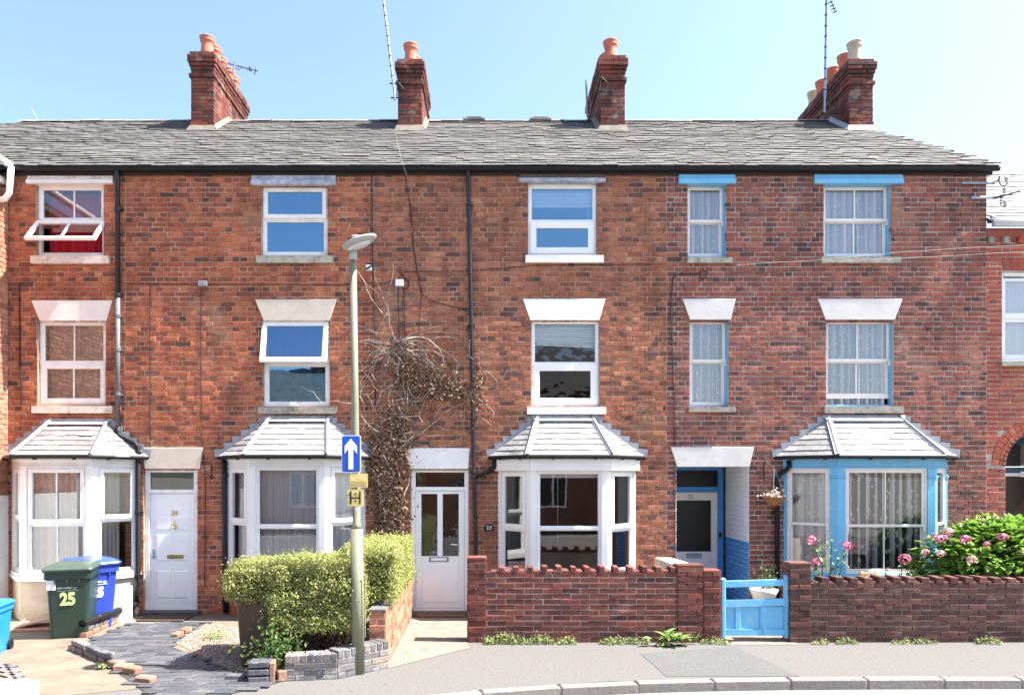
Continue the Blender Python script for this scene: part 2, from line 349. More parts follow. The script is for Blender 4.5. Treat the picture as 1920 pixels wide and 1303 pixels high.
BLIND = pmat('blind_fabric', (.78,.80,.78), (.70,.73,.71), sc=3, rough=.7)
TERRA = pmat('terracotta', (.50,.155,.09), (.42,.12,.07), sc=6, rough=.7, c3=(.2,.12,.10), sc3=3)
BUFFPOT = pmat('buff_clay', (.52,.43,.30), (.42,.34,.23), sc=6, rough=.75, c3=(.2,.18,.15), sc3=3)
FLAUN = pmat('cement_flaunching', (.20,.175,.145), (.13,.115,.095), sc=10, rough=.95, bump=.6)
STEEL = pmat('galvanised_steel', (.30,.33,.38), (.22,.25,.30), sc=9, rough=.45, metal=.6)
IRON = pmat('black_iron', (.02,.02,.022), (.04,.035,.032), sc=12, rough=.6)
BRASS = pmat('brass', (.62,.44,.14), (.5,.34,.1), sc=12, rough=.3, metal=.9)
CABLE = pmat('black_cable', (.02,.018,.018), rough=.6)
CABLEW = pmat('pale_cable', (.30,.27,.24), rough=.6)

# ------------------------------------------------------------------ bricks and slates
def brick_geo(mb, u, z, w, h, proud, depth, r, c=.0035, jit=.0022):
    hw, hh = w/2, h/2
    J = lambda: r.uniform(-jit, jit)
    cor = [(-hw, -hh), (hw, -hh), (hw, hh), (-hw, hh)]
    o = [(u+a+J(), z+b+J()) for a, b in cor]
    i = [(a+(c if k in (0, 3) else -c), b+(c if k < 2 else -c)) for k, (a, b) in enumerate(o)]
    p = [proud+r.uniform(-.0015, .0015) for _ in range(4)]
    vs = [(i[k][0], -p[k], i[k][1]) for k in range(4)]+[(o[k][0], -p[k]+.0035, o[k][1]) for k in range(4)]+[(o[k][0], depth, o[k][1]) for k in range(4)]
    fs = [(0, 1, 2, 3)]
    for k in range(4):
        k2 = (k+1) % 4; fs += [(k, 4+k, 4+k2, k2), (4+k, 8+k, 8+k2, 4+k2)]
    mb.add(vs, fs)
_bm = {}
def brick_variant(w, h, mt, key, depth=.1, n=8):
    k = (round(w, 3), round(h, 3), key, depth)
    if k not in _bm:
        r = random.Random(len(_bm)+11); L = []
        for i in range(n):
            mb = MB(); brick_geo(mb, 0, 0, w, h, 0, depth, r); m = mb.mesh('brick'); m.materials.append(mt); L.append(m)
        _bm[k] = L
    return _bm[k]
def brick_field(u0, u1, z0, z1, course, st, joint, holes=(), r=rng, bond='english', wob=0.):
    """list of (u, z, w, h, kind); kind 's' stretcher, 'h' header, 'c' cut"""
    out = []; rows = max(1, int(round((z1-z0)/course))); ch = (z1-z0)/rows
    for k in range(rows):
        zc = z0+(k+.5)*ch; segs = [(u0, u1)]
        for (a, b, c, d) in holes:
            if c < zc < d:
                ns = []
                for s0, s1 in segs:
                    if b <= s0 or a >= s1: ns.append((s0, s1)); continue
                    if a > s0: ns.append((s0, a))
                    if b < s1: ns.append((b, s1))
                segs = ns
        if bond == 'english': seq = [st] if k % 2 == 0 else [st/2]; off = 0 if k % 2 else st*.25
        elif bond == 'stretcher': seq = [st]; off = 0 if k % 2 else st*.5
        else: seq = [st, st/2]; off = 0 if k % 2 else st*.75
        flip = bond == 'english' and r.random() < .18
        if flip: seq = [st, st/2]
        edges = [u0-off]; i = 0
        while edges[-1] < u1:
            wd = seq[i % len(seq)]; i += 1
            if bond == 'english' and wd < st and r.random() < .03: wd = st
            elif bond == 'english' and wd == st and r.random() < .12: wd = st/2
            edges.append(edges[-1]+wd)
        for s0, s1 in segs:
            es = [s0]+[e for e in edges if s0+.045 < e < s1-.045]+[s1]
            for a, b in zip(es[:-1], es[1:]):
                wd = b-a-joint
                if wd < .015: continue
                kind = 's' if abs(b-a-st) < .004 else 'h' if abs(b-a-st/2) < .004 else 'c'
                out.append(((a+b)/2+r.uniform(-.003, .003), zc+r.uniform(-.002, .002), wd, ch-joint, kind))
    return out
def lay_bricks(fr, field, mats, parent, proud=.011, depth=.1, limit=None, key=None, r=rng, singles=None):
    """field -> single brick objects (all, or those in `singles`) + one stuff mesh for the rest"""
    mass = MB(fr); nm = 0; objs = 0
    for i, (u, z, w_, h, k) in enumerate(field):
        p = proud+r.uniform(-.005, .006)
        if singles is None or i in singles:
            m = r.choice(brick_variant(w_ if k != 'c' else round(w_*50)/50, h, mats[0], mats[0].name, depth, 6 if k != 'c' else 2))
            o = bpy.data.objects.new('brick', m); COL.objects.link(o); o.location = fr(u, -p, z); o.rotation_euler = (r.uniform(-.012, .012), r.uniform(-.008, .008), fr.a+r.uniform(-.012, .012))
            o.parent = parent
            if parent in WM: o.matrix_parent_inverse = WM[parent].inverted()
            objs += 1
        else: brick_geo(mass, u, z, w_, h, p, depth, r); nm += 1
    if nm: o = mass.build('brick_courses', mats[1], parent); o['kind'] = 'stuff'
    return objs

def wall_sheet(mb, u0, u1, z0, z1, holes, w0=0., w1=.1):
    """flat sheet with rectangular holes and their reveals"""
    us = sorted({u0, u1, *[min(max(h[i], u0), u1) for h in holes for i in (0, 1)]}); zs = sorted({z0, z1, *[min(max(h[i], z0), z1) for h in holes for i in (2, 3)]})
    for a, b in zip(us[:-1], us[1:]):
        for c, d in zip(zs[:-1], zs[1:]):
            m = ((a+b)/2, (c+d)/2)
            if any(h[0] < m[0] < h[1] and h[2] < m[1] < h[3] for h in holes): continue
            mb.add([(a, w0, c), (b, w0, c), (b, w0, d), (a, w0, d)], [(0, 1, 2, 3)])
    for (a, b, c, d) in holes:
        mb.add([(a, w0, c), (b, w0, c), (b, w0, d), (a, w0, d), (a, w1, c), (b, w1, c), (b, w1, d), (a, w1, d)], [(0, 4, 5, 1), (1, 5, 6, 2), (2, 6, 7, 3), (3, 7, 4, 0)])

# ------------------------------------------------------------------ windows
def bars(mb, u0, u1, z0, z1, fw, w0, th, b=.006):
    """rectangular frame of four bars"""
    mb.bev(u0, u0+fw, w0, w0+th, z0, z1, b); mb.bev(u1-fw, u1, w0, w0+th, z0, z1, b)
    mb.bev(u0+fw-.001, u1-fw+.001, w0+.001, w0+th-.001, z0, z0+fw, b); mb.bev(u0+fw-.001, u1-fw+.001, w0+.001, w0+th-.001, z1-fw, z1, b)
def pane(fr, u0, u1, z0, z1, w_, mt, parent):
    mb = MB(fr); mb.add([(u0, w_, z0), (u1, w_, z0), (u1, w_, z1), (u0, w_, z1)], [(0, 1, 2, 3)]); return mb.build('pane', mt, parent)
class Win(MB):
    """a frame mesh that remembers its panes"""
    def __init__(s, fr=None): super().__init__(fr); s.panes = []
    def light(s, u0, u1, z0, z1, fw, w0, mun=(), th=.05, mw=.022, hm=()):
        bars(s, u0, u1, z0, z1, fw, w0, th)
        e = [u0+fw]+list(mun)+[u1-fw]; g = [z0+fw]+list(hm)+[z1-fw]
        for m in mun: s.bev(m-mw/2, m+mw/2, w0+.006, w0+th-.006, z0+fw-.001, z1-fw+.001, .004)
        for m in hm: s.bev(u0+fw-.001, u1-fw+.001, w0+.008, w0+th-.008, m-mw/2, m+mw/2, .004)
        for i, (a, b) in enumerate(zip(e[:-1], e[1:])):
            for j, (c, d) in enumerate(zip(g[:-1], g[1:])):
                s.panes.append((a-.004 if i == 0 else a+mw/2-.004, b+.004 if i == len(e)-2 else b-mw/2+.004, c-.004, d+.004, w0+th*.5))
    def finish(s, name, mt, gm, parent):
        o = s.build(name, mt, parent)
        for p in s.panes: pane(s.T, *p, gm, o)
        return o
def curtain(fr, u0, u1, z0, z1, w_, mt, parent, folds=10., amp=.025, r=rng, name='curtain', sag=0.):
    mb = MB(fr); n = int(folds*8)+2; ph = r.uniform(0, 9); vs, fs = [], []
    for i in range(n+1):
        t = i/n; a = 2*PI*folds*(t+.05*math.sin(7*t+ph)); d = amp*math.sin(a)+amp*.5*math.sin(a*.43+ph)
        vs += [(u0+(u1-u0)*t, w_+d, z0-sag*t), (u0+(u1-u0)*t+.004*math.sin(a), w_+d*.7, z1)]
    for i in range(n): fs.append((2*i, 2*i+2, 2*i+3, 2*i+1))
    mb.add(vs, fs); return mb.build(name, mt, parent, smooth=True)
def lintel(house, x0, x1, xb0, xb1, y0, y1, mt, proud=.03):
    """painted keystone-shaped lintel, pixel coordinates on the facade"""
    pts = [(U(xb0), V(y1)), (U(xb1), V(y1)), (U(x1), V(y0)), (U(x0), V(y0))]
    mb = MB(); f = .006; cx = sum(p[0] for p in pts)/4; cz = sum(p[1] for p in pts)/4
    inn = [(cx+(a-cx)*(1-f/.5), cz+(b-cz)*(1-f/.18)) for a, b in pts]
    vs = [(a, -proud, b) for a, b in inn]+[(a, -proud+f, b) for a, b in pts]+[(a, .09, b) for a, b in pts]
    fs = [(0, 1, 2, 3)]
    for k in range(4):
        j = (k+1) % 4; fs += [(k, 4+k, 4+j, j), (4+k, 8+k, 8+j, 4+j)]
    mb.add(vs, fs); return mb.build('lintel', mt, house)
def sill(parent, x0, x1, y0, y1, mt, proud=.075, fr=F0):
    mb = MB(fr); a, b, t, l = U(x0), U(x1), V(y0), V(y1)
    mb.add([(a, .14, t+.012), (b, .14, t+.012), (b, -proud, t-.008), (a, -proud, t-.008), (a, .14, l), (b, .14, l), (b, -proud, l), (a, -proud, l)], [(0, 3, 2, 1), (3, 7, 6, 2), (4, 5, 6, 7), (0, 4, 7, 3), (1, 2, 6, 5), (0, 1, 5, 4)])
    return mb.build('sill', mt, parent)

# ------------------------------------------------------------------ the ground
def tarmac(name, c1, c2, stain, crack=True):
    m, nt, b = base_mat(name); b.inputs['Roughness'].default_value = .95; b.inputs['Specular IOR Level'].default_value = .2
    ge = N(nt, 'ShaderNodeNewGeometry')
    def nz(sc, det, lo, hi):
        t = N(nt, 'ShaderNodeTexNoise'); t.inputs['Scale'].default_value = sc; t.inputs['Detail'].default_value = det; t.inputs['Roughness'].default_value = .7; nt.links.new(ge.outputs['Position'], t.inputs['Vector'])
        r = N(nt, 'ShaderNodeMapRange'); r.inputs[1].default_value = lo; r.inputs[2].default_value = hi; nt.links.new(t.outputs[0], r.inputs[0]); return r.outputs[0], t.outputs[0]
    def mix(f, a_, b_):
        x = N(nt, 'ShaderNodeMix', data_type='RGBA'); nt.links.new(f, x.inputs[0])
        if isinstance(a_, tuple): x.inputs[6].default_value = (*a_, 1)
        else: nt.links.new(a_, x.inputs[6])
        x.inputs[7].default_value = (*b_, 1); return x.outputs[2]
    g, graw = nz(34, 8, .36, .64); out = mix(g, c1, c2)
    f, _ = nz(.9, 8, .5, .75); out = mix(f, out, stain)
    f, _ = nz(5, 6, .62, .78); out = mix(f, out, tuple(x*.55 for x in c2))
    vo = N(nt, 'ShaderNodeTexVoronoi'); vo.inputs['Scale'].default_value = 2.6; nt.links.new(ge.outputs['Position'], vo.inputs['Vector'])
    r = N(nt, 'ShaderNodeMapRange'); r.inputs[1].default_value = .045; r.inputs[2].default_value = .06; r.inputs[3].default_value = .6; r.inputs[4].default_value = 0.; nt.links.new(vo.outputs[0], r.inputs[0]); out = mix(r.outputs[0], out, tuple(x*.6 for x in c2))
    if crack:
        nw_ = N(nt, 'ShaderNodeTexNoise'); nw_.inputs['Scale'].default_value = 3; nt.links.new(ge.outputs['Position'], nw_.inputs['Vector'])
        ad = N(nt, 'ShaderNodeMix', data_type='RGBA'); ad.inputs[0].default_value = .12; nt.links.new(ge.outputs['Position'], ad.inputs[6]); nt.links.new(nw_.outputs[1], ad.inputs[7])
        v2 = N(nt, 'ShaderNodeTexVoronoi'); v2.feature = 'DISTANCE_TO_EDGE'; v2.inputs['Scale'].default_value = .55; nt.links.new(ad.outputs[2], v2.inputs['Vector'])
        r = N(nt, 'ShaderNodeMapRange'); r.inputs[1].default_value = .002; r.inputs[2].default_value = .005; r.inputs[3].default_value = .6; r.inputs[4].default_value = 0.; nt.links.new(v2.outputs[0], r.inputs[0]); out = mix(r.outputs[0], out, (.07, .065, .06))
    nt.links.new(out, b.inputs['Base Color'])
    bp = N(nt, 'ShaderNodeBump'); bp.inputs['Strength'].default_value = .7; bp.inputs['Distance'].default_value = .008; nt.links.new(graw, bp.inputs['Height']); nt.links.new(bp.outputs[0], b.inputs['Normal'])
    return m
ASPH = tarmac('bleached_asphalt', (.25,.238,.227), (.18,.172,.165), (.27,.258,.248), False)
PAVE = tarmac('pavement_tarmac', (.148,.139,.134), (.098,.092,.089), (.12,.113,.109), False)
PATCH = tarmac('grey_tarmac_patch', (.125,.124,.123), (.075,.075,.076), (.11,.11,.109), False)
CONC = pmat('old_concrete', (.185,.157,.12), (.13,.109,.083), sc=2.2, rough=.95, bump=.5, bsc=60, c3=(.10,.082,.06), sc3=2.4)
PATHC = pmat('path_concrete', (.20,.18,.15), (.148,.133,.11), sc=6, rough=.95, bump=.5, bsc=60, c3=(.13,.12,.098), sc3=3)
GROUND = pmat('ground_earth', (.20,.19,.16), (.15,.14,.11), sc=.5, rough=1)
KERBM = piece_mat('kerb_stone', [(.20,.182,.17),(.165,.152,.145),(.225,.206,.192)], 'object', fine=.25, bump=.5, lichen=(.15,.13,.12), lsc=5)
LINE = pmat('worn_white_line', (.74,.74,.72), (.5,.49,.47), sc=30, rough=.8, lo=.45, hi=.8)
struct(MB().add([(-600, -600, -.14), (600, -600, -.14), (600, 600, -.14), (-600, 600, -.14)], [(0, 1, 2, 3)]).build('ground', GROUND))
KERB = [(-30, -5.6), (-9, -5.5), (-5, -5.3), (-3, -5.08), (-1.6, -4.78), (-.75, -4.5), (-.23, -4.34), (.55, -4.15), (1.4, -4.0), (2.4, -3.90), (3.5, -3.84), (5, -3.81), (6.3, -3.80), (9, -3.80), (30, -3.8)]
mb = MB(); nk = len(KERB)
for (a, b) in zip(KERB[:-1], KERB[1:]): mb.add([(a[0], -9.4, -.115), (b[0], -9.4, -.115), (b[0], b[1], -.115), (a[0], a[1], -.115)], [(0, 1, 2, 3)])
struct(mb.build('road', ASPH))
mb = MB().prism([(p[0], p[1]+.12) for p in KERB]+[(30, 1.2), (-30, 1.2)], -.135, 0., 'z'); pavement = struct(mb.build('pavement', PAVE))
mb = MB().box(-60, 60, -16, -9.4, -.135, -.01); struct(mb.build('pavement', PAVE))
mb = MB()
for (a, b) in zip(KERB[4:-1], KERB[5:]): mb.add([(a[0], a[1]-.52, -.110), (b[0], b[1]-.52, -.110), (b[0], b[1]-.40, -.110), (a[0], a[1]-.40, -.110)], [(0, 1, 2, 3)])
struct(mb.build('road_edge_line', LINE))
kerb = struct(MB().prism([(p[0], p[1]+.005) for p in KERB]+[(p[0], p[1]+.118) for p in KERB[::-1]], -.134, -.02, 'z').build('kerb', KERBM))
def kerb_pts(step):
    pts, acc = [], 0; P = [Vector(p) for p in KERB]; 
    for a, b in zip(P[:-1], P[1:]):
        L = (b-a).length; t = acc
        while t < L: pts.append(a+(b-a)*(t/L)); t += step
        acc = t-L
    return pts
kp = [p for p in kerb_pts(.91) if -6 < p.x < 9.5]
for a, b in zip(kp[:-1], kp[1:]):
    d = (b-a); L = d.length; jz = rng.uniform(-.003, .004)
    mbk = MB().bev(.006, L-.006, rng.uniform(-.006, .004), .123, -.134, .004, .016); o = mbk.build('kerb_stone', KERBM, kerb)
    o.location = (a.x, a.y, jz); o.rotation_euler = (0, 0, math.atan2(d.y, d.x))
def sheet(name, pts, z, mt): return struct(MB().add([(p[0], p[1], z) for p in pts], [tuple(range(len(pts)))]).build(name, mt))
sheet('driveway', [G(-260, 1303), G(130, 1303), G(275, 1290), G(330, 1310), (-2.9, -4.6), (-2.75, -3.9), (-2.75, -.02), (-8.29, -.02), (-8.29, -4.6)], .004, CONC)
sheet('garden_path', [(-1.32, -.02), (-.33, -.02), (-.33, -2.1), G(880, 1215), G(726, 1253), (-1.3, -3.2)], .005, PATHC)
sheet('garden_path', [(3.2, 1.2), (4.45, 1.2), (4.36, -2.15), (3.3, -2.15)], .005, PATHC)
sheet('pavement_patch', [G(1378, 1212), G(1462, 1250), G(1500, 1268), G(1250, 1268), G(1200, 1225)], .004, PATCH)

# ------------------------------------------------------------------ the terrace
B25, B24, B23, B22, BR_ = -11.2, -6.28, -2.02, 3.03, 8.53
ZT = V(324)
COURSE, STRETCH, JOINT = .0853, .262, .016
RD, RH = 3.5, 2.58                  # roof: ridge depth behind the wall line, rise
TH = math.atan2(RH, RD+.14); 
def roof_z(y): return ZT+.05+(y+.14)*RH/(RD+.14)

def make_house(no, x0, x1, label, holes):
    h = thing('terraced_house', label, 'house', ((x0+x1)/2, 0, 0), group='houses of the brick terrace')
    mb = MB(); g = .005
    wall_sheet(mb, x0, x1, 0., ZT, [(a-g, b+g, c-g, d+g) for a, b, c, d in holes])
    wl = mb.build('wall', MORT[no], h)
    field = brick_field(x0, x1, 0., ZT, COURSE, STRETCH, JOINT, holes)
    cand = sorted([i for i, f in enumerate(field) if f[4] == 's' and f[1] > 3.45 and f[0] > -8.2 and f[1] < 7.3], key=lambda i: field[i][0]**2*.3+(field[i][1]-2.4)**2)
    lay_bricks(F0, field, BR[no], wl, singles=set(cand[:300]))
    # rooms
    mb = MB(); zs = [.02, 2.72, 5.2, ZT]
    for z in zs: mb.box(x0+.03, x1-.03, .13, 3.4, z-.05 if z > .1 else z-.03, z)
    mb.box(x0+.03, x1-.03, 3.35, 3.45, 0, ZT); mb.box(x0+.012, x0+.05, .13, 3.4, 0, ZT); mb.box(x1-.05, x1-.012, .13, 3.4, 0, ZT)
    wall_sheet(mb, x0+.03, x1-.03, .0, ZT, [(a-.02, b+.02, c-.02, d+.02) for a, b, c, d in holes], .135, .139)
    mb.build('room', ROOM, h)
    return h, wl
def rect(x0, x1, y0, y1, Y=.05): return (U(x0, Y), U(x1, Y), V(y1, Y), V(y0, Y))
WPX = {  # frames in the photograph: x0, x1, y0, y1
 '25': dict(top=(72, 197, 348, 481), mid=(75, 201, 602, 759)),
 '24': dict(top=(492, 615, 350, 480), mid=(495, 619, 602, 762)),
 '23': dict(top=(990, 1118, 346, 480), mid=(996, 1123, 600, 762)),
 '22': dict(tops=(1288, 1359, 349, 483), mids=(1292, 1364, 600, 762), top=(1542, 1667, 349, 483), mid=(1547, 1672, 600, 761)),
}
DOOR = {'24': (273, 372, 879, 1146), '23': (771, 879, 879, 1149)}
BAY = {'25': dict(xl=-8.24, x1=-7.72, x2=-6.55, xr=-6.02), '24': dict(xl=-4.54, x1=-3.96, x2=-2.72, xr=-2.14),
       '23': dict(xl=.12, x1=.66, x2=1.92, xr=2.50), '22': dict(xl=5.02, x1=5.70, x2=7.30, xr=7.86)}
H = {}; WALL = {}
labels = {'25': 'orange brick terraced house at the left end with an open tilted top window', '24': 'red brick terraced house with the white panelled door numbered 24 and grey pipe',
          '23': 'pinkish brick terraced house with white bay and white half-glazed door behind the castellated garden wall', '22': 'purplish brick terraced house with sky blue bay window and blue porch'}
ext = {'25': (B25, B24), '24': (B24, B23), '23': (B23, B22), '22': (B22, BR_)}
PORCH = (U(1268), U(1404), 0., V(874))
for no in ('25', '24', '23', '22'):
    hs = [rect(*v) for v in WPX[no].values()]
    b = BAY[no]; hs.append((b['xl']+.12, b['xr']-.12, .70, 2.62))
    if no in DOOR: r_ = rect(*DOOR[no]); hs.append((r_[0], r_[1], 0., r_[3]))
    if no == '22': hs.append(PORCH)
    H[no], WALL[no] = make_house(no, *ext[no], labels[no], hs)

# --- sash windows
def uw(no, key, w0=.05, outer=.05, mt=UPVC, name='window'):
    a, b, c, d = rect(*WPX[no][key], Y=w0); f = Win(); bars(f, a, b, c, d, outer, w0, .075); return f, a, b, c, d
# 25 top: two-light fixed upper half, open tilted lower half, red curtain
f, a, b, c, d = uw('25', 'top'); zm = V(412)
f.bev(a+.05, b-.05, .051, .12, zm-.03, zm+.03); f.light(a+.045, b-.045, zm+.025, d-.045, .03, .06, mun=[(a+b)/2+.03])
f.bev(a+.06, b-.06, .06, .11, c+.03, c+.07)
W = f.finish('window', UPVCD, GLASS, H['25'])
curtain(F0, a+.05, b-.05, c+.05, d-.06, .24, REDC, W, 9, .03)
sill(W, 62, 208, 481, 496, SILLP)
tw, th_ = b-a, .53
f = Win(); f.light(-tw/2-.02, tw/2+.02, -th_, 0, .06, -.03, mun=[0.], th=.055)
cs = f.build('casement', UPVC, W); cs.location = ((a+b)/2, .04, zm-.02); cs.rotation_euler = (R(-38), 0, 0)
for p in f.panes:
    q = pane(F0, *p, GLASS, W); q.location = cs.location; q.rotation_euler = cs.rotation_euler
MB().tube([(-.03, -.035, -.50), (-.03, -.06, -.52), (.03, -.06, -.52), (.03, -.035, -.50)], .008).build('handle', UPVC, W).matrix_basis = Matrix.Translation(cs.location) @ Matrix.Rotation(R(-38), 4, 'X')
# 25 middle
f, a, b, c, d = uw('25', 'mid'); zm = V(681)
f.bev(a+.05, b-.05, .051, .12, zm-.03, zm+.03); f.light(a+.045, b-.045, zm+.025, d-.045, .03, .06, mun=[(a+b)/2]); f.light(a+.03, b-.03, c+.03, zm-.005, .085, .04, mun=[(a+b)/2], th=.06)
W = f.finish('window', UPVCD, GLASS, H['25']); sill(W, 64, 214, 761, 775, SILLP)
curtain(F0, a+.05, b-.05, c+.05, d-.05, .2, BEIGE, W, 7, .02)
# 24 top
f, a, b, c, d = uw('24', 'top'); zm = V(409)
f.bev(a+.05, b-.05, .051, .12, zm-.025, zm+.025); f.light(a+.02, b-.02, zm+.004, d-.02, .075, .03, th=.07); f.light(a+.045, b-.045, c+.045, zm-.02, .03, .06)
W = f.finish('window', UPVCD, GLASSB, H['24']); sill(W, 483, 626, 481, 495, SILLST)
# 24 middle: upper casement tilted open, patterned net behind
f, a, b, c, d = uw('24', 'mid'); zm = V(680)
f.bev(a+.05, b-.05, .051, .12, zm-.025, zm+.025); f.light(a+.045, b-.045, c+.045, zm-.02, .04, .06)
W = f.finish('window', UPVCD, GLASSB, H['24']); sill(W, 486, 632, 763, 776, SILLST)
f = Win(); tw, th_ = b-a, d-zm+.02; f.light(-tw/2-.02, tw/2-.02, -th_, 0, .085, -.03, th=.06)
cs = f.build('casement', UPVC, W); cs.location = ((a+b)/2, .045, d-.01); cs.rotation_euler = (R(-13), 0, 0)
for p in f.panes:
    q = pane(F0, *p, GLASSB, W); q.location = cs.location; q.rotation_euler = cs.rotation_euler
curtain(F0, a+.05, b-.05, c+.05, d-.05, .25, NETD, W, 5, .015)
# 23 top and middle with blinds
for key, zs, bl, sl in (('top', 414, .30, (985, 1131, 480, 494)), ('mid', 682, .36, (988, 1135, 763, 777))):
    f, a, b, c, d = uw('23', key, outer=.055); zm = V(zs)
    f.bev(a+.055, b-.055, .051, .12, zm-.03, zm+.03); f.light(a+.05, b-.05, zm+.028, d-.05, .015, .07); f.light(a+.035, b-.035, c+.035, zm-.004, .11, .035, th=.07)
    W = f.finish('window', UPVC, GLASSC if key == 'top' else GLASSR, H['23']); sill(W, *sl, SILLW)
    mb = MB()
    n = 9
    for k in range(n):
        z1 = d-.06-bl*k/n; z0 = d-.06-bl*(k+1)/n+.003
        s = .0 if key == 'top' else -.05
        mb.add([(a+.06, .17+.012*(k % 2), z0), (b-.06, .17+.012*(k % 2), z0+s*k/n), (b-.06, .175, z1+s*k/n), (a+.06, .175, z1)], [(0, 1, 2, 3)])
    mb.build('blind', BLIND, W)
    if key == 'top': MB().box(b-.13, b-.122, .16, .168, c+.30, d-.3).build('blind_cord', UPVC, W)
# 22: painted timber sashes in blue linings with lace behind
def sash22(key, small, zs, sl, open_=0.):
    a, b, c, d = rect(*WPX['22'][key], Y=.09); f = Win()
    lin = MB(); lin.bev(a, a+.008, .075, .17, c, d); lin.bev(b-.032, b, .06, .17, c, d); lin.bev(a+.007, b-.031, .076, .17, d-.012, d); lin.bev(a+.007, b-.031, .076, .17, c, c+.022)
    a2, b2, c2, d2 = a+.007, b-.031, c+.021, d-.011; zm = V(zs, .09); mun = [] if small else [(a2+b2)/2]
    f.light(a2, b2, zm-.022, d2, .055, .10, mun=mun, th=.035, mw=.03); f.light(a2, b2, c2+open_, zm+.022, .062, .136, mun=mun, th=.034, mw=.03)
    if open_: f.bev(a2, b2, .12, .17, c2+open_-.03, c2+open_+.06)
    f.bev(b2-.03, b2+.015, .085, .10, zm-.09, zm+.02); f.bev(a2-.015, a2+.02, .085, .10, zm-.09, zm+.02)
    W = f.finish('window', PINKW, GLASSO, H['22']); lin.build('lining', BLUE, W); sill(W, *sl, SILLST)
    curtain(F0, a2, b2, c2, d2, .20, LACE2, W, 6 if small else 11, .04)
sash22('tops', True, 415, (1287, 1371, 484, 495)); sash22('mids', True, 677, (1290, 1377, 763, 773))
sash22('top', False, 413, (1537, 1685, 483, 495)); sash22('mid', False, 676, (1543, 1690, 762, 775), .14)

# --- lintels and boards
lintel(H['25'], 60, 212, 76, 201, 564, 602, PINKW); lintel(H['24'], 479, 632, 495, 618, 562, 602, STONE); lintel(H['23'], 980, 1135, 994, 1123, 561, 601, WHITE)
lintel(H['22'], 1279, 1379, 1293, 1369, 561, 600, GREYST); lintel(H['22'], 1532, 1691, 1547, 1676, 561, 600, GREYST)
lintel(H['24'], 266, 382, 273, 375, 839, 879, STONE); lintel(H['23'], 757, 881, 771, 878, 840, 879, WHITE); lintel(H['22'], 1257, 1413, 1269, 1404, 838, 875, GREYST)
def head_board(no, x0, x1, y0, y1, m1, m2, step=True):
    ym = (y0+y1)/2
    MB().bev(U(x0), U(x1), -.05, .08, V(ym)+.002, V(y0)).build('head_board', m1, H[no])
    MB().bev(U(x0-1), U(x1+1), -.075, .08, V(y1), V(ym)).build('head_board', m2, H[no])
head_board('25', 54, 214, 332, 347, FLAKE, PINKW); head_board('24', 473, 630, 331, 350, LEADBD, LEADBD); head_board('23', 974, 1134, 329, 344, BRNBD, LEADBD)
head_board('22', 1272, 1377, 328, 347, BLUE, BLUE); head_board('22', 1525, 1690, 328, 347, BLUE, BLUE)

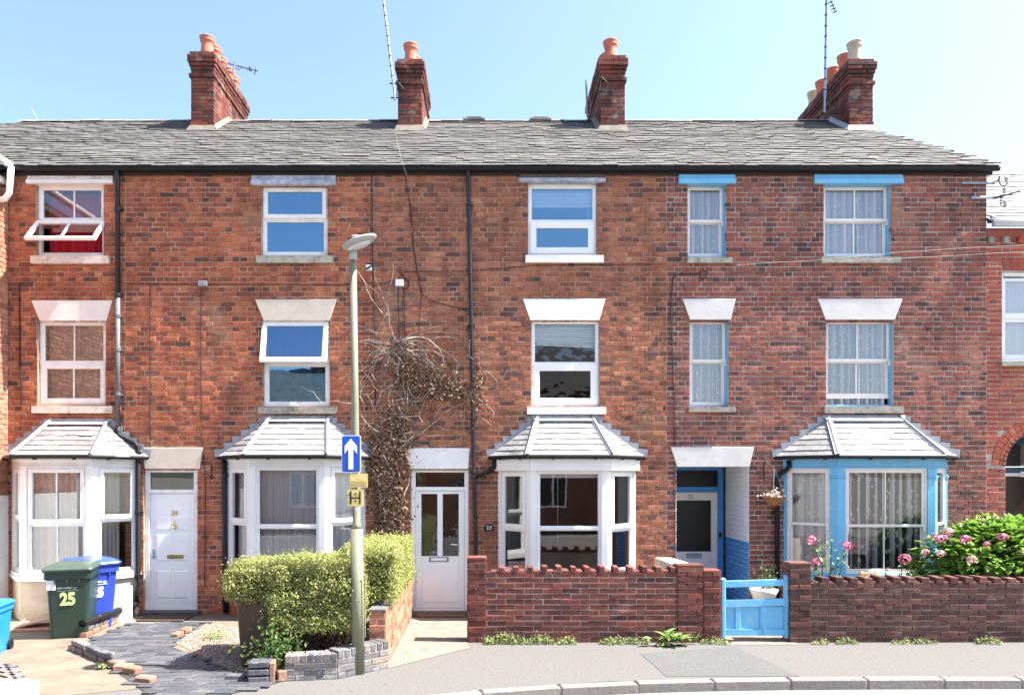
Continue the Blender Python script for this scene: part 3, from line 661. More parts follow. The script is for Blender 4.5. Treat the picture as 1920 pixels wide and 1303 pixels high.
# --- bays
def bay(no, d=.55, z0=.72, zw=2.5, zf=2.68, mt=UPVC, split=1.62, sp_side=1.66, muns=0, frm=UPVC, gm=GLASS, slm=BAYSL, ztop=3.37, tx=(0, 0), cornice=False, plinth=CREAM):
    b = BAY[no]; h = H[no]
    A, B, C, D = (b['xl'], -.0), (b['x1'], -d), (b['x2'], -d), (b['xr'], -.0)
    faces = [(A, B), (B, C), (C, D)]
    body = MB(); wins = []; pw = .125 if no == '22' else .10
    for i, (p, q) in enumerate(faces):
        fr = Frame.between(p, q); L = math.hypot(q[0]-p[0], q[1]-p[1])
        body.T = fr
        e0 = .07 if i == 0 else pw; e1 = .07 if i == 2 else pw
        body.box(0, e0, .0, .10, z0, zf); body.box(L-e1, L, .0, .10, z0, zf)
        body.box(e0, L-e1, .002, .10, zw, zf); body.bev(e0, L-e1, -.03, .10, z0, z0+.05)
        # frieze moulding
        body.bev(-.01, L+.01, -.022, .05, zf-.05, zf); body.bev(-.005, L+.005, -.012, .05, zw-.004, zw+.022)
        if no == '22':
            for (u0, u1) in ((0, e0), (L-e1, L)):
                body.bev(u0-.01, u1+.01, -.02, .05, zw-.16, zw-.13); body.bev(u0-.006, u1+.006, -.012, .05, zw-.19, zw-.165)
        wins.append((fr, e0, L-e1, i))
    bo = body.build('bay_window', mt, h)
    for fr, u0, u1, i in wins:
        f = Win(fr); sp = split if i == 1 else sp_side
        bars(f, u0, u1, z0+.05, zw-.004, .035, .015, .075)
        a2, b2, c2, d2 = u0+.034, u1-.034, z0+.084, zw-.038
        mun = [(a2+b2)/2] if (i == 1 and muns) else []
        if no == '22':
            f.light(a2, b2, sp-.02, d2, .045, .03, mun=mun, th=.035); f.light(a2, b2, c2, sp+.02, .045, .066, mun=mun, th=.034)
            f.bev(b2-.03, b2+.012, .006, .03, sp-.10, sp+.02); f.bev(a2-.012, a2+.03, .006, .03, sp-.10, sp+.02)
        elif no == '25' or i != 1:
            f.bev(a2, b2, .016, .085, sp-.025, sp+.025)
            f.light(a2-.012, b2+.012, sp+.005, d2+.012, .07, .0, mun=mun, th=.07); f.light(a2, b2, c2, sp-.022, .028, .03, mun=mun)
        else:
            f.bev(a2, b2, .016, .085, sp-.022, sp+.022)
            f.light(a2, b2, sp+.02, d2, .02, .03); f.light(a2, b2, c2, sp-.02, .02, .03)
        o = f.finish('sash_frame', frm, gm, bo)
        if no == '25': curtain(fr, u0, u1 if i == 1 else u0+(u1-u0)*.66, z0+.06, zw-.05, .2, CREAMC if i else NET, bo, 9 if i == 1 else 5, .03)
        if no == '24': curtain(fr, u0, u1, z0+.06, zw-.05, .18, NET, bo, 14 if i == 1 else 7, .025)
        if no == '22': curtain(fr, u0, u1, z0+.06, zw-.05, .19, LACE if i == 1 else LACE2, bo, 11 if i == 1 else 5, .04)
    if no == '23':
        MB().box(b['x1']+.1, b['x2']-.1, -d+.12, -d+.15, zw-.12, zw-.03).build('blind', BLIND, bo)
        for q in (.3, .9): MB().box(b['x1']+q*.5, b['x1']+q*.5+.006, -d+.13, -d+.136, 1.3, zw-.05).build('blind_cord', UPVC, bo)
    # soffit / ceiling, plinth and window board
    e = .12; Ae, Be, Ce, De = (A[0]-e*1.25, -.0), (B[0]-e*.45, -d-e), (C[0]+e*.45, -d-e), (D[0]+e*1.25, -.0)
    MB().prism([(A[0]+.02, -.01), (B[0]+.02, B[1]+.02), (C[0]-.02, C[1]+.02), (D[0]-.02, -.01)], zf-.03, zf-.004, 'z').build('soffit', UPVC, bo)
    MB().prism([(A[0]+.015, .05), (B[0]+.01, B[1]+.02), (C[0]-.01, C[1]+.02), (D[0]-.015, .05)], z0-.03, z0+.03, 'z').build('window_board', UPVC, bo)
    MB().prism([(A[0], .02), (B[0], B[1]), (C[0], C[1]), (D[0], .02)], 0., z0-.002, 'z').build('plinth', plinth, bo)
    MB().prism([(A[0]-.06, .02), (B[0]-.025, B[1]-.06), (C[0]+.025, C[1]-.06), (D[0]+.06, .02)], z0-.06, z0, 'z').build('bay_sill', mt if no != '25' else UPVCD, bo)
    if cornice:
        for p, q, x in ((A, B, 0), (B, C, .02), (C, D, 0)):
            fr = Frame.between(p, q); L = math.hypot(q[0]-p[0], q[1]-p[1]); MB(fr).bev(-.02, L+.02, -.075, -.0, zf-.215, zf-.01, .012).build('cornice_board', UPVC, bo)
    # roof
    ze = zf+.035; T0, T1 = (B[0]+tx[0], .0, ztop), (C[0]+tx[1], .0, ztop)
    P = lambda p: Vector((p[0], p[1], ze)); T0, T1 = Vector(T0), Vector(T1)
    eaves = [P(Ae), P(Be), P(Ce), P(De)]
    mb = MB(); dn = Vector((0, 0, -.012))
    mb.add([tuple(x+dn) for x in (*eaves, T1, T0)], [(0, 1, 5), (1, 2, 4, 5), (2, 3, 4)]); mb.build('roof_board', UNDER, bo)
    for fi, (p, q, t1, t0) in enumerate(((eaves[0], eaves[1], T0, T0), (eaves[1], eaves[2], T1, T0), (eaves[2], eaves[3], T1, T1))):
        nrm = (q-p).cross(t0-p); nrm.normalize()
        if nrm.z < 0: nrm.negate()
        rows = 7; ud = (q-p).normalized(); L = (q-p).length
        up = nrm.cross(ud); up.normalize(); hgt = (t0-p).dot(up)
        def ends(v): 
            t = v/hgt; l = p+(t0-p)*t; r = q+(t1-q)*t
            return (l-p).dot(ud), (r-p).dot(ud)
        for k in range(rows):
            v0, v1 = hgt*k/rows-.012, min(hgt*(k+1.22)/rows, hgt)
            l0, r0 = ends(max(v0, 0)); l1, r1 = ends(v1); sw = .235; off = (k % 2)*sw/2+.06*fi
            ed = [l0]+[x*sw-off for x in range(0, 14) if l0+.05 < x*sw-off < r0-.05]+[r0]
            for s0, s1 in zip(ed[:-1], ed[1:]):
                a1, b1 = max(s0, l1), min(s1, r1)
                if b1-a1 < .004: a1 = b1 = (max(min((a1+b1)/2, r1), l1))
                if s0 == l0: a1 = max(l1, min(a1, b1))
                lift = .018+rng.uniform(-.003, .005); g = .002; slip = rng.uniform(-.006, .006)
                if no == '25' and rng.random() < .12: slip -= .03; lift += .01
                q4 = [p+ud*(s0+g)+up*(v0+slip)+nrm*lift, p+ud*(s1-g)+up*(v0+slip+rng.uniform(-.004, .004))+nrm*lift, p+ud*(max(b1-g, a1))+up*v1+nrm*.004, p+ud*(min(a1+g, b1))+up*v1+nrm*.004]
                cen = sum(q4, Vector())/4
                m = MB().add([tuple(x-cen) for x in q4]+[tuple(x-cen-nrm*.011) for x in q4], [(0, 1, 2, 3), (0, 4, 5, 1), (1, 5, 6, 2), (3, 7, 4, 0), (4, 7, 6, 5)]).mesh('slate'); m.materials.append(slm)
                o = link('slate', m, bo); o.location = cen
    for q, t in ((eaves[1], T0), (eaves[2], T1)):
        s = 1 if q is eaves[1] else -1
        mb = MB(); dr = (t-q); ou = Vector((.055, -.02, 0)); up = Vector((0, -.01, .032))
        mb.add([tuple(q-ou*.9+up*.9+dr*-.02), tuple(q+up*1.5+dr*-.02), tuple(q+ou*.9+up*.9+dr*-.02), tuple(t-ou*.8+up*.8), tuple(t+up*1.5), tuple(t+ou*.8+up*.8)], [(0, 1, 4, 3), (1, 2, 5, 4)])
        mb.build('hip_flashing', LEADP, bo)
        MB().tube([tuple(q+up*1.3+dr*-.02), tuple(t+up*1.3)], .017, 8).build('hip_roll', LEADP if (s > 0) else GREYP, bo)
    # stepped lead on the wall
    for t, q, s in ((T0, eaves[0], -1), (T1, eaves[3], 1)):
        n = 6; mb = MB()
        for k in range(n):
            a0 = t.lerp(q, k/n); a1 = t.lerp(q, (k+1)/n)
            mb.add([(a0.x, -.028-k*.0012, a0.z+.03), (a1.x+s*.05, -.028-k*.0012, a0.z+.01), (a1.x+s*.03, -.03-k*.0012, a1.z-.02), (a0.x, -.03-k*.0012, a0.z-.05)], [(0, 1, 2, 3)])
        mb.build('stepped_flashing', LEAD, bo)
    MB().add([(T0.x-.12, -.03, ztop+.045), (T1.x+.12, -.03, ztop+.045), (T1.x+.10, -.05, ztop-.0), (T1.x+.02, -.13, ztop-.06), (T0.x-.02, -.13, ztop-.06), (T0.x-.10, -.05, ztop-.0)], [(0, 5, 2, 1), (5, 4, 3, 2)]).build('apron_flashing', LEAD, bo)
    # gutter
    pts = [tuple(x+Vector((0, -.03 if 0 < i < 3 else 0, -.02))) for i, x in enumerate(eaves)]
    MB().tube(pts, .034, 10).build('gutter', BLACKP, bo)
    for i in range(3):
        for t in (.3, .8):
            x = Vector(pts[i]).lerp(Vector(pts[i+1]), t); MB().box(x.x-.015, x.x+.015, x.y-.03, x.y+.04, x.z-.05, x.z-.02).build('gutter_bracket', BLACKP, bo)
    return bo
bay('25', zw=2.53, muns=1, split=1.60, sp_side=1.66, slm=BAYSL25, tx=(.17, -.05), ztop=3.32, frm=UPVCD, mt=UPVCD)
bay('24', zw=2.53, muns=0, split=1.55, sp_side=1.60, tx=(.17, -.10), plinth=BR['24'][0])
bay('23', zw=2.47, muns=0, split=1.52, sp_side=1.50, tx=(.15, -.20), ztop=3.38, cornice=True, plinth=WHITE)
bay('22', zw=2.515, muns=1, split=1.56, sp_side=1.57, mt=BLUE, frm=PINKW, gm=GLASSO, tx=(.10, -.30), ztop=3.38, plinth=BLUE)

# --- doors
def door_frame(no, px, mt, zt_split):
    a, b, c, d = rect(*px); f = Win(); c = .05
    f.bev(a, a+.075, .03, .12, c, d); f.bev(b-.075, b, .03, .12, c, d); f.bev(a+.074, b-.074, .031, .119, d-.06, d); f.bev(a+.074, b-.074, .031, .119, zt_split-.035, zt_split+.03)
    f.bev(a+.074, b-.074, .031, .119, c, c+.04)
    f.panes.append((a+.07, b-.07, zt_split+.02, d-.05, .08)); return f, a+.074, b-.074, c+.04, zt_split-.035, d
# 24: six-panel door
f, a, b, c, t, d = door_frame('24', DOOR['24'], UPVCD, V(921))
mb = MB(); mb.bev(a+.004, b-.004, .055, .10, c+.004, t-.004); mb2 = mb
iw0, iw1 = a+.10, b-.07; z_top = t-.10
mb.box(iw0-.012, iw1+.012, .050, .06, c+.11, z_top+.012)
D24 = None
frame = f
def raised(mb, u0, u1, z0, z1, w_=.05, p=.012):
    mb.add([(u0, w_, z0), (u1, w_, z0), (u1, w_, z1), (u0, w_, z1), (u0+.02, w_-p, z0+.02), (u1-.02, w_-p, z0+.02), (u1-.02, w_-p, z1-.02), (u0+.02, w_-p, z1-.02)], [(0, 1, 5, 4), (1, 2, 6, 5), (2, 3, 7, 6), (3, 0, 4, 7), (4, 5, 6, 7)])
um = (iw0+iw1)/2; hh = z_top-(c+.11)
door = mb.build('door', UPVC, H['24'])
for (p0, p1) in ((.04, .31), (.40, .66), (.70, .83)):
    for (q0, q1) in ((iw0+.015, um-.02), (um+.02, iw1-.015)):
        m = MB(); raised(m, q0, q1, c+.11+hh*p0, c+.11+hh*p1, .0498); m.build('panel', UPVC, door)
f.finish('door_frame', UPVCD, GLASS, door)
lettering('24', .11, BRASS, (U(325), .036, V(962)), door, off=.003)
MB().bev(U(311), U(343), .036, .05, V(1048), V(1040)).build('letter_plate', BRASS, door)
MB().tube([(U(326), .045, V(975)), (U(326), .025, V(980)), (U(322), .02, V(987)), (U(326), .02, V(993)), (U(330), .02, V(987)), (U(326), .025, V(980))], .010, 6).build('knocker', BRASS, door)
MB().bev(U(284), U(289), .035, .055, V(1047), V(1028)).build('handle', STEEL, door)
MB().bev(U(268), U(378), -.16, .06, .0, .075).build('doorstep', pmat('dark_step', (.06,.055,.055), (.10,.09,.085), sc=9, rough=.8), door)
# 23: half-glazed door
f, a, b, c, t, d = door_frame('23', DOOR['23'], UPVC, V(916))
L = Win(); um = (a+b)/2; zg0, zg1 = V(1043), V(926)
L.bev(a+.004, a+.10, .045, .10, c+.004, t-.004); L.bev(b-.10, b-.004, .045, .10, c+.004, t-.004); L.bev(um-.045, um+.045, .0451, .10, zg0-.001, zg1+.001)
L.bev(a+.099, b-.099, .0455, .10, zg1, t-.005); L.bev(a+.099, b-.099, .0455, .10, c+.005, zg0)
L.panes += [(a+.095, um-.04, zg0-.004, zg1+.004, .075), (um+.04, b-.095, zg0-.004, zg1+.004, .075)]
cx, cz, rx, rz = um, V(1089), .21, .245
oc = [(cx+rx*s*(1 if k else .62), cz+rz*q*(.62 if k else 1)) for s, q, k in ((-1, -1, 0), (1, -1, 0), (1, -1, 1), (1, 1, 1), (1, 1, 0), (-1, 1, 0), (-1, 1, 1), (-1, -1, 1))]
door = L.finish('door', UPVC, GLASSR, H['23'])
m = MB()
for s_, w_ in ((1., .046), (.86, .036), (.74, .042)):
    m.prism([(cx+(x-cx)*s_, cz+(z-cz)*s_) for x, z in oc], w_, .05)
m.build('panel', UPVC, door)
m = MB(); raised(m, a+.11, b-.11, c+.10, zg0-.13, .0452, .006); m.build('panel', UPVC, door)
f.finish('door_frame', UPVC, GLASSR, door)
MB().bev(U(804), U(841), .03, .05, V(1053), V(1044)).build('letter_plate', STEEL, door); MB().bev(U(808), U(837), .026, .034, V(1051), V(1046)).build('letter_flap', UPVC, door)
MB().tube([(U(857), .05, V(1021)), (U(857), .0, V(1021)), (U(846), -.005, V(1020))], .011, 8).build('handle', UPVC, door)
MB().bev(U(858), U(861), .035, .05, V(1036), V(1028)).build('lock', STEEL, door)
MB().bev(U(770), U(880), -.22, .06, .0, .055).build('doorstep', pmat('brown_step', (.14,.09,.05), (.08,.055,.035), sc=9, rough=.9), door)
# 22: porch with blue frame, white door, painted brick reveals
px0, px1, pz = PORCH[0], PORCH[1], PORCH[3]; YD = 1.2; h = H['22']
mb = MB(); mb.box(px0-.002, px1+.002, .10, YD+.2, pz, pz+.04); porch = mb.build('porch_ceiling', GREYST, h)
PW = (pmat('white_painted_brick', (.74,.73,.74), (.68,.67,.68), sc=6, rough=.7, bump=.3),)*2; PB = (BLUE_SHADED,)*2
for fr, s in ((Frame((px1, YD, 0), -PI/2), 1), (Frame((px0, 0, 0), PI/2), -1)):
    zb = V(1017)
    MB(fr).box(0, YD-.005, .004, .05, 0, pz).build('porch_wall', PW[0], h)
    for (z0, z1, mt) in ((0, zb, PB), (zb, pz, PW)):
        fld = brick_field(.0, YD-.004, z0, z1, COURSE, STRETCH, .008); pr = MB(fr)
        for (u, z, w_, h_, k) in fld: brick_geo(pr, u, z, w_, h_, rng.uniform(.001, .004), .03, rng)
        o = pr.build('painted_bricks', mt[0], h); o['kind'] = 'stuff'
du0, du1 = U(1240, YD), U(1356, YD)
zt = V(922, YD)
f = Win(); f.bev(du0, du0+.08, YD-.02, YD+.1, .05, pz); f.bev(du1-.10, du1, YD-.02, YD+.1, .05, pz); f.bev(du0+.079, du1-.099, YD-.019, YD+.1, pz-.06, pz); f.bev(du0+.079, du1-.099, YD-.019, YD+.1, zt, zt+.10)
f.panes.append((du0+.07, du1-.09, zt+.09, pz-.05, YD+.05))
L = Win(); a, b, c, t = du0+.083, du1-.103, .06, zt-.004; g0, g1, ga, gb = V(1034, YD), V(938, YD), a+.12, b-.12
L.bev(a, ga, YD+.01, YD+.06, c, t); L.bev(gb, b, YD+.01, YD+.06, c, t); L.bev(ga-.001, gb+.001, YD+.0105, YD+.06, g1, t-.001); L.bev(ga-.001, gb+.001, YD+.0105, YD+.06, c, g0)
L.panes.append((ga-.004, gb+.004, g0-.004, g1+.004, YD+.035))
door = L.finish('door', PINKW, GLASSD, h); f.finish('door_frame', BLUE_SHADED, GLASSD, door)
lettering('22', .11, pmat('dull_bronze', (.20,.15,.08), rough=.5), (U(1295, YD), YD+.004, V(931, YD)), door)
MB().bev(U(1287, YD), U(1316, YD), YD-.006, YD+.012, V(1046, YD), V(1037, YD)).build('letter_plate', STEEL, door)
MB().bev(U(1347, YD), U(1352, YD)+.0, YD-.045, YD-.018, V(1007, YD), V(998, YD)).build('doorbell', BLACKP, door)
MB().box(px0-.2, px1+.25, YD+1.0, YD+1.05, 0, 2.7).build('hall_wall', ROOM, h)

# --- main roof
SLW, GAUGE = .24, .172
NR = int(math.hypot(RD+.14, RH)/GAUGE)
XRIDGE_R, XEAVE_R, XVERGE_L = 7.80, 8.66, -10.45
_sv = []
for i in range(10):
    r2 = random.Random(100+i); w2 = SLW/2-.002
    J = lambda s=.004: r2.uniform(-s, s)
    l = GAUGE*1.35; t = .014+r2.uniform(-.002, .008)
    q = [(-w2, J(.004), .016+J(.002)), (w2, J(.004), .016+J(.002)), (w2, l, .0), (-w2, l, .0)]
    m = MB().add([(x, y, z+t) for x, y, z in q]+q, [(0, 1, 2, 3), (0, 4, 5, 1), (1, 5, 6, 2), (3, 7, 4, 0)]).mesh('slate'); m.materials.append(SL_OBJ); _sv.append(m)
def roof(no, x0, x1):
    h = H[no]; e = -.14
    mb = MB(); z0, z1 = roof_z(e)-.02, roof_z(RD)-.02
    xr0, xr1 = (min(x1, XRIDGE_R), x1 if no != '22' else XEAVE_R)
    mb.add([(x0, e, z0), (xr1, e, z0), (xr0, RD, z1), (x0, RD, z1), (x0, 2*RD-e, z0), (xr1, 2*RD-e, z0)], [(0, 1, 2, 3), (3, 2, 5, 4), (1, 5, 2)])
    rf = mb.build('roof', UNDER, h)
    mass = MB(); c = math.cos(TH); s = math.sin(TH); singles = 0
    for k in range(NR+1):
        yb = e-.02+k*GAUGE*c; t = (yb-e)/(RD-e)
        if t > .985: break
        xmax = x1 if no != '22' else XEAVE_R+.03+(XRIDGE_R-XEAVE_R)*t
        n0 = math.floor(x0/SLW); off = (k % 2)*SLW/2
        for j in range(n0-1, n0+40):
            xc = j*SLW+off+SLW/2
            if not (x0 <= xc < xmax+.02): continue
            if xc < XVERGE_L: continue
            sag = .018*mnoise.noise((xc*.5, k*.25, 3.1))+.003*rng.uniform(-1, 1)
            z = roof_z(yb)+sag; m = rng.choice(_sv); y = yb+rng.uniform(-.004, .004)
            rot = (TH+rng.uniform(-.006, .006), rng.uniform(-.006, .006), rng.uniform(-.005, .005))
            if singles < 300 and -9 < xc:
                o = bpy.data.objects.new('slate', m); COL.objects.link(o); o.location = (xc, y, z); o.rotation_euler = rot; o.parent = rf; singles += 1
            else:
                cc, ss = math.cos(rot[0]), math.sin(rot[0])
                mass.add([(xc+v.co.x, y+v.co.y*cc-v.co.z*ss, z+v.co.y*ss+v.co.z*cc+v.co.x*rot[1]) for v in m.vertices], [tuple(p.vertices) for p in m.polygons])
    if mass.v: o = mass.build('slate_courses', SL_MASS, rf); o['kind'] = 'stuff'
    # ridge tiles
    rx0, rx1 = max(x0, XVERGE_L), min(x1, XRIDGE_R); n = max(1, int((rx1-rx0)/.45))
    for i in range(n):
        a = rx0+(rx1-rx0)*i/n; b2 = rx0+(rx1-rx0)*(i+1)/n; zr = roof_z(RD)+.035+rng.uniform(-.008, .008)
        MB().add([(a+.004, RD-.13, zr-.06), (b2-.004, RD-.13, zr-.06), (b2-.004, RD, zr+.03), (a+.004, RD, zr+.03), (b2-.004, RD+.13, zr-.06), (a+.004, RD+.13, zr-.06)], [(0, 1, 2, 3), (3, 2, 4, 5)]).build('ridge_tile', piece_r, rf)
    # gutter and fascia
    MB().bev(x0+.001, xr1-.001 if no != '22' else 8.60, -.055, .02, ZT-.055, ZT+.03).build('fascia', FASC, h)
    MB().tube([(x0, -.115, ZT+.02+.004), (xr1 if no != '22' else XEAVE_R, -.115, ZT+.02)], .046, 10).build('gutter', BLACKP, h)
    return rf
piece_r = piece_mat('ridge_tile', [(.12,.11,.11),(.17,.155,.15),(.22,.20,.19)], 'object', fine=.3, lichen=(.42,.40,.36), lsc=3)
ROOF = {no: roof(no, *ext[no]) for no in ext}
MB().add([(BR_, .0, 0), (BR_, 6.8, 0), (BR_, 6.8, ZT), (BR_, 0, ZT)], [(0, 1, 2, 3)]).build('gable_wall', BR['22'][1], H['22'])
for px in (889, 1013):
    x = U(px, RD); mb = MB(); mb.bev(x-.24, x+.24, RD-.12, RD+.12, roof_z(RD)-.0, roof_z(RD)+.05); mb.bev(x-.17, x+.17, RD-.1, RD+.1, roof_z(RD)+.06, roof_z(RD)+.085); mb.build('ridge_vent', piece_r, ROOF['23'])
o = MB().bev(U(360, RD), U(398, RD), RD-.05, RD+.1, roof_z(RD)-.0, roof_z(RD)+.06); 

# --- chimneys
YC = 2.68
def chimney(no, x0, x1, depth, ztop, pots, potmats, hp=.40):
    zb = roof_z(YC)-.1; h = H[no]; core = MB(); b = .0
    core.box(x0+.012, x1-.012, YC+.012, YC+depth-.012, zb-1.2, ztop-.02)
    ch = core.build('chimney', MORT['ch'], h)
    cs = .078; bands = []
    rows = int((ztop-zb)/cs); st = (x1-x0)
    def ring(z, p, k):
        # one course around: front, right, left faces
        n = 2; 
        front = [(x0-p, (x0+x1)/2+(.0 if k % 2 else st*.22)), ((x0+x1)/2+(.0 if k % 2 else st*.22), x1+p)]
        for a, b2 in front: put(Frame((0, YC-p, 0)), (a+b2)/2, z, b2-a-.01, cs-.01)
        for fr in (Frame((x1+p, YC-p, 0), PI/2), Frame((x0-p, YC+depth+p, 0), -PI/2)):
            L = depth+2*p; m = max(3, int(L/.235)); off = (k % 2)*.5
            ed = [0]+[(i+off)*L/m for i in range(m+1) if .04 < (i+off)*L/m < L-.04]+[L]
            for a, b2 in zip(ed[:-1], ed[1:]): put(fr, (a+b2)/2, z, b2-a-.01, cs-.01)
    mass = MB()
    def put(fr, u, z, w_, h_):
        vis = fr.a == 0 or (fr.a > 0) == (x0 < 0)
        if vis:
            m = rng.choice(brick_variant(round(w_*50)/50, h_, BR['ch'][0], 'ch', .06, 4)); o = bpy.data.objects.new('brick', m); COL.objects.link(o)
            o.location = fr(u, rng.uniform(-.006, .003), z); o.rotation_euler = (rng.uniform(-.02, .02), rng.uniform(-.02, .02), fr.a+rng.uniform(-.02, .02)); o.parent = ch
        else: mass.T = fr; brick_geo(mass, u, z, w_, h_, 0, .06, rng)
    for k in range(rows):
        z = zb+(k+.5)*cs+.04; q = rows-1-k
        p = {0: .02, 1: .06, 2: .06, 3: .035, 4: .012, 6: .035}.get(q, 0.); 
        if k == 2: p = .014
        ring(z, p, k)
    if mass.v: o = mass.build('brick_courses', BR['ch'][1], ch); o['kind'] = 'stuff'
    zt = zb+rows*cs+.04
    MB().add([(x0+.0, YC+.0, zt-.015), (x1, YC, zt-.015), (x1, YC+depth, zt-.015), (x0, YC+depth, zt-.015), (x0+.1, YC+.1, zt+.06), (x1-.1, YC+.1, zt+.06), (x1-.1, YC+depth-.1, zt+.06), (x0+.1, YC+depth-.1, zt+.06)], [(0, 1, 5, 4), (1, 2, 6, 5), (2, 3, 7, 6), (3, 0, 4, 7), (4, 5, 6, 7)]).build('flaunching', FLAUN, ch)
    xc = (x0+x1)/2
    for i in range(pots):
        y = YC+.22+i*(depth-.44)/max(1, pots-1)
        r = .135; hh = hp*rng.uniform(.93, 1.05); j = rng.uniform(-.02, .02)
        pf = [(r+.01, 0), (r+.005, .05), (r-.012, hh*.55), (r-.006, hh*.72), (r+.012, hh*.78), (r+.016, hh*.82), (r+.006, hh*.84), (r+.018, hh*.93), (r+.030, hh), (r+.02, hh+.012), (r-.01, hh+.004), (r-.03, hh-.12), (.01, hh-.14)]
        MB().lathe(pf, (xc+j, y, zt+.03), 20).build('chimney_pot', potmats[i % len(potmats)], ch, smooth=True)
    # mortar fillet at the slates
    yb = YC; zr = roof_z(yb)
    f = MB(); f.add([(x0-.07, yb-.09, roof_z(yb-.09)+.03), (x1+.07, yb-.09, roof_z(yb-.09)+.03), (x1+.01, yb-.008, zr+.12), (x0-.01, yb-.008, zr+.12)], [(0, 1, 2, 3)])
    for xa, s in ((x1, 1), (x0, -1)):
        yq = RD-.02; f.add([(xa+s*.008, yb-.008, zr+.12), (xa+s*.09, yb-.09, roof_z(yb-.09)+.03), (xa+s*.09, yq, roof_z(yq)+.05), (xa+s*.008, yq, roof_z(yq)+.14)], [(0, 1, 2, 3)])
    f.build('mortar_fillet', FLAUN if no != '22' else LEAD, ch); return ch
SCL = FPX/(CAMD+YC)
cx_ = lambda px: (px-CX)/SCL; cz_ = lambda py: CAMZ+(CY-py)/SCL
CH1 = chimney('24', cx_(358), cx_(401), 2.0, cz_(96), 5, [TERRA]); CH2 = chimney('23', cx_(746), cx_(791), 1.5, cz_(110), 3, [TERRA])
CH3 = chimney('23', cx_(1126), cx_(1172), 1.9, cz_(106), 4, [TERRA]); CH4 = chimney('22', cx_(1592), cx_(1637), 2.4, cz_(113), 5, [BUFFPOT, TERRA, TERRA, TERRA, BUFFPOT], .44)

# ------------------------------------------------------------------ pipes and cables on the houses (parts of their house)
def pipe(no, pts, r=.036, mt=BLACKP, clips=(), name='drainpipe'):
    o = MB().tube(pts, r, 12).build(name, mt, H[no], smooth=True)
    for (x, y, z) in clips:
        m = MB(); m.lathe([(r+.004, -.03), (r+.012, -.025), (r+.012, .025), (r+.004, .03)], (x, y, z), 12); m.box(x-r-.03, x+r+.03, y+.015, y+.05, z-.012, z+.012); m.build('pipe_clip', mt, o)
    return o
pipe('24', [(U(221, -.06), -.115, V(322)), (U(221, -.06), -.07, V(336)), (U(221, -.06), -.06, V(560))], .04, NAVYP, [(U(221, -.06), -.06, V(395)), (U(221, -.06), -.06, V(555))])
pipe('24', [(U(221, -.06), -.06, V(560)), (U(221, -.06), -.06, V(800))], .038, GREYP, [(U(221, -.06), -.06, V(594)), (U(221, -.06), -.06, V(657)), (U(221, -.06), -.06, V(740))])
pipe('24', [(U(221, -.06), -.06, V(800)), (U(221, -.06), -.06, V(812)), (U(225, -.06), -.06, V(818)), (U(252, -.08), -.08, V(830)), (U(259, -.08), -.08, V(838)), (U(259, -.08), -.08, V(1080)), (U(262, -.1), -.10, V(1092)), (U(255, -.15), -.12, V(1108)), (U(254, -.15), -.13, V(1128))], .042, BLACKP, [(U(259, -.08), -.08, V(850)), (U(259, -.08), -.08, V(960)), (U(259, -.08), -.08, V(1078))])
pipe('24', [(U(420, -.06), -.06, V(858)), (U(421, -.06), -.06, V(1000)), (U(423, -.06), -.06, .05)], .042, NAVYP, [(U(421, -.06), -.06, V(892)), (U(422, -.06), -.06, V(1066))])
pipe('23', [(U(878, -.06), -.115, V(322)), (U(878, -.06), -.07, V(334)), (U(880, -.06), -.06, V(420)), (U(884, -.06), -.06, V(610)), (U(888, -.06), -.06, V(870)), (U(891, -.06), -.06, V(1000)), (U(892, -.06), -.06, .05)], .036, NAVYP, [(U(880, -.06), -.06, V(386)), (U(884, -.06), -.06, V(611)), (U(888, -.06), -.06, V(884))])
pipe('23', [(U(927, -.1), -.07, V(862)), (U(927, -.1), -.08, V(876)), (U(918, -.08), -.08, V(885)), (U(900, -.06), -.07, V(889)), (U(889, -.06), -.06, V(897))], .036, BLACKP)
pipe('22', [(U(1480, -.1), -.08, V(864)), (U(1480, -.1), -.10, V(874)), (U(1474, -.1), -.10, V(882)), (U(1462, -.08), -.08, V(888)), (U(1457, -.06), -.06, V(898)), (U(1458, -.06), -.06, .05)], .04, BLACKP, [(U(1457, -.06), -.06, V(960))])
def cable(no, pts, r=.007, mt=CABLE, Y=-.02, jit=.004):
    P = [Vector((U(x, Y), Y, V(y, Y))) for x, y in pts]; out = []
    for a, b in zip(P[:-1], P[1:]):
        n = max(1, int((b-a).length/.25))
        for i in range(n): out.append(tuple(a.lerp(b, i/n)+Vector((rng.uniform(-jit, jit), 0, rng.uniform(-jit, jit)))))
    out.append(tuple(P[-1])); return MB().tube(out, r, 5).build('cable', mt, H[no])
cable('24', [(697, 328), (699, 520), (702, 640), (704, 760)], .009)
cable('24', [(240, 532), (380, 533), (640, 534), (695, 530)], .006); cable('24', [(281, 534), (281, 640), (282, 838)], .006); cable('24', [(377, 540), (376, 700), (379, 838), (385, 900), (384, 1100)], .006)
MB().bev(U(373), U(390), -.05, 0, V(537), V(528)).build('cable_clip', LEAD, H['24'])
cable('25', [(36, 530), (38, 680), (41, 760)], .012, jit=.008); cable('25', [(64, 490), (68, 600), (69, 640), (75, 680)], .005, CABLEW)
cable('23', [(741, 250), (752, 300), (763, 330)], .006, CABLEW, Y=-.16); cable('23', [(757, 316), (768, 380), (776, 470), (786, 530), (791, 552), (812, 565), (850, 575), (872, 580), (880, 592)], .006, mt=CABLE); cable('23', [(770, 380), (774, 460), (790, 555), (786, 620), (779, 650)], .005)
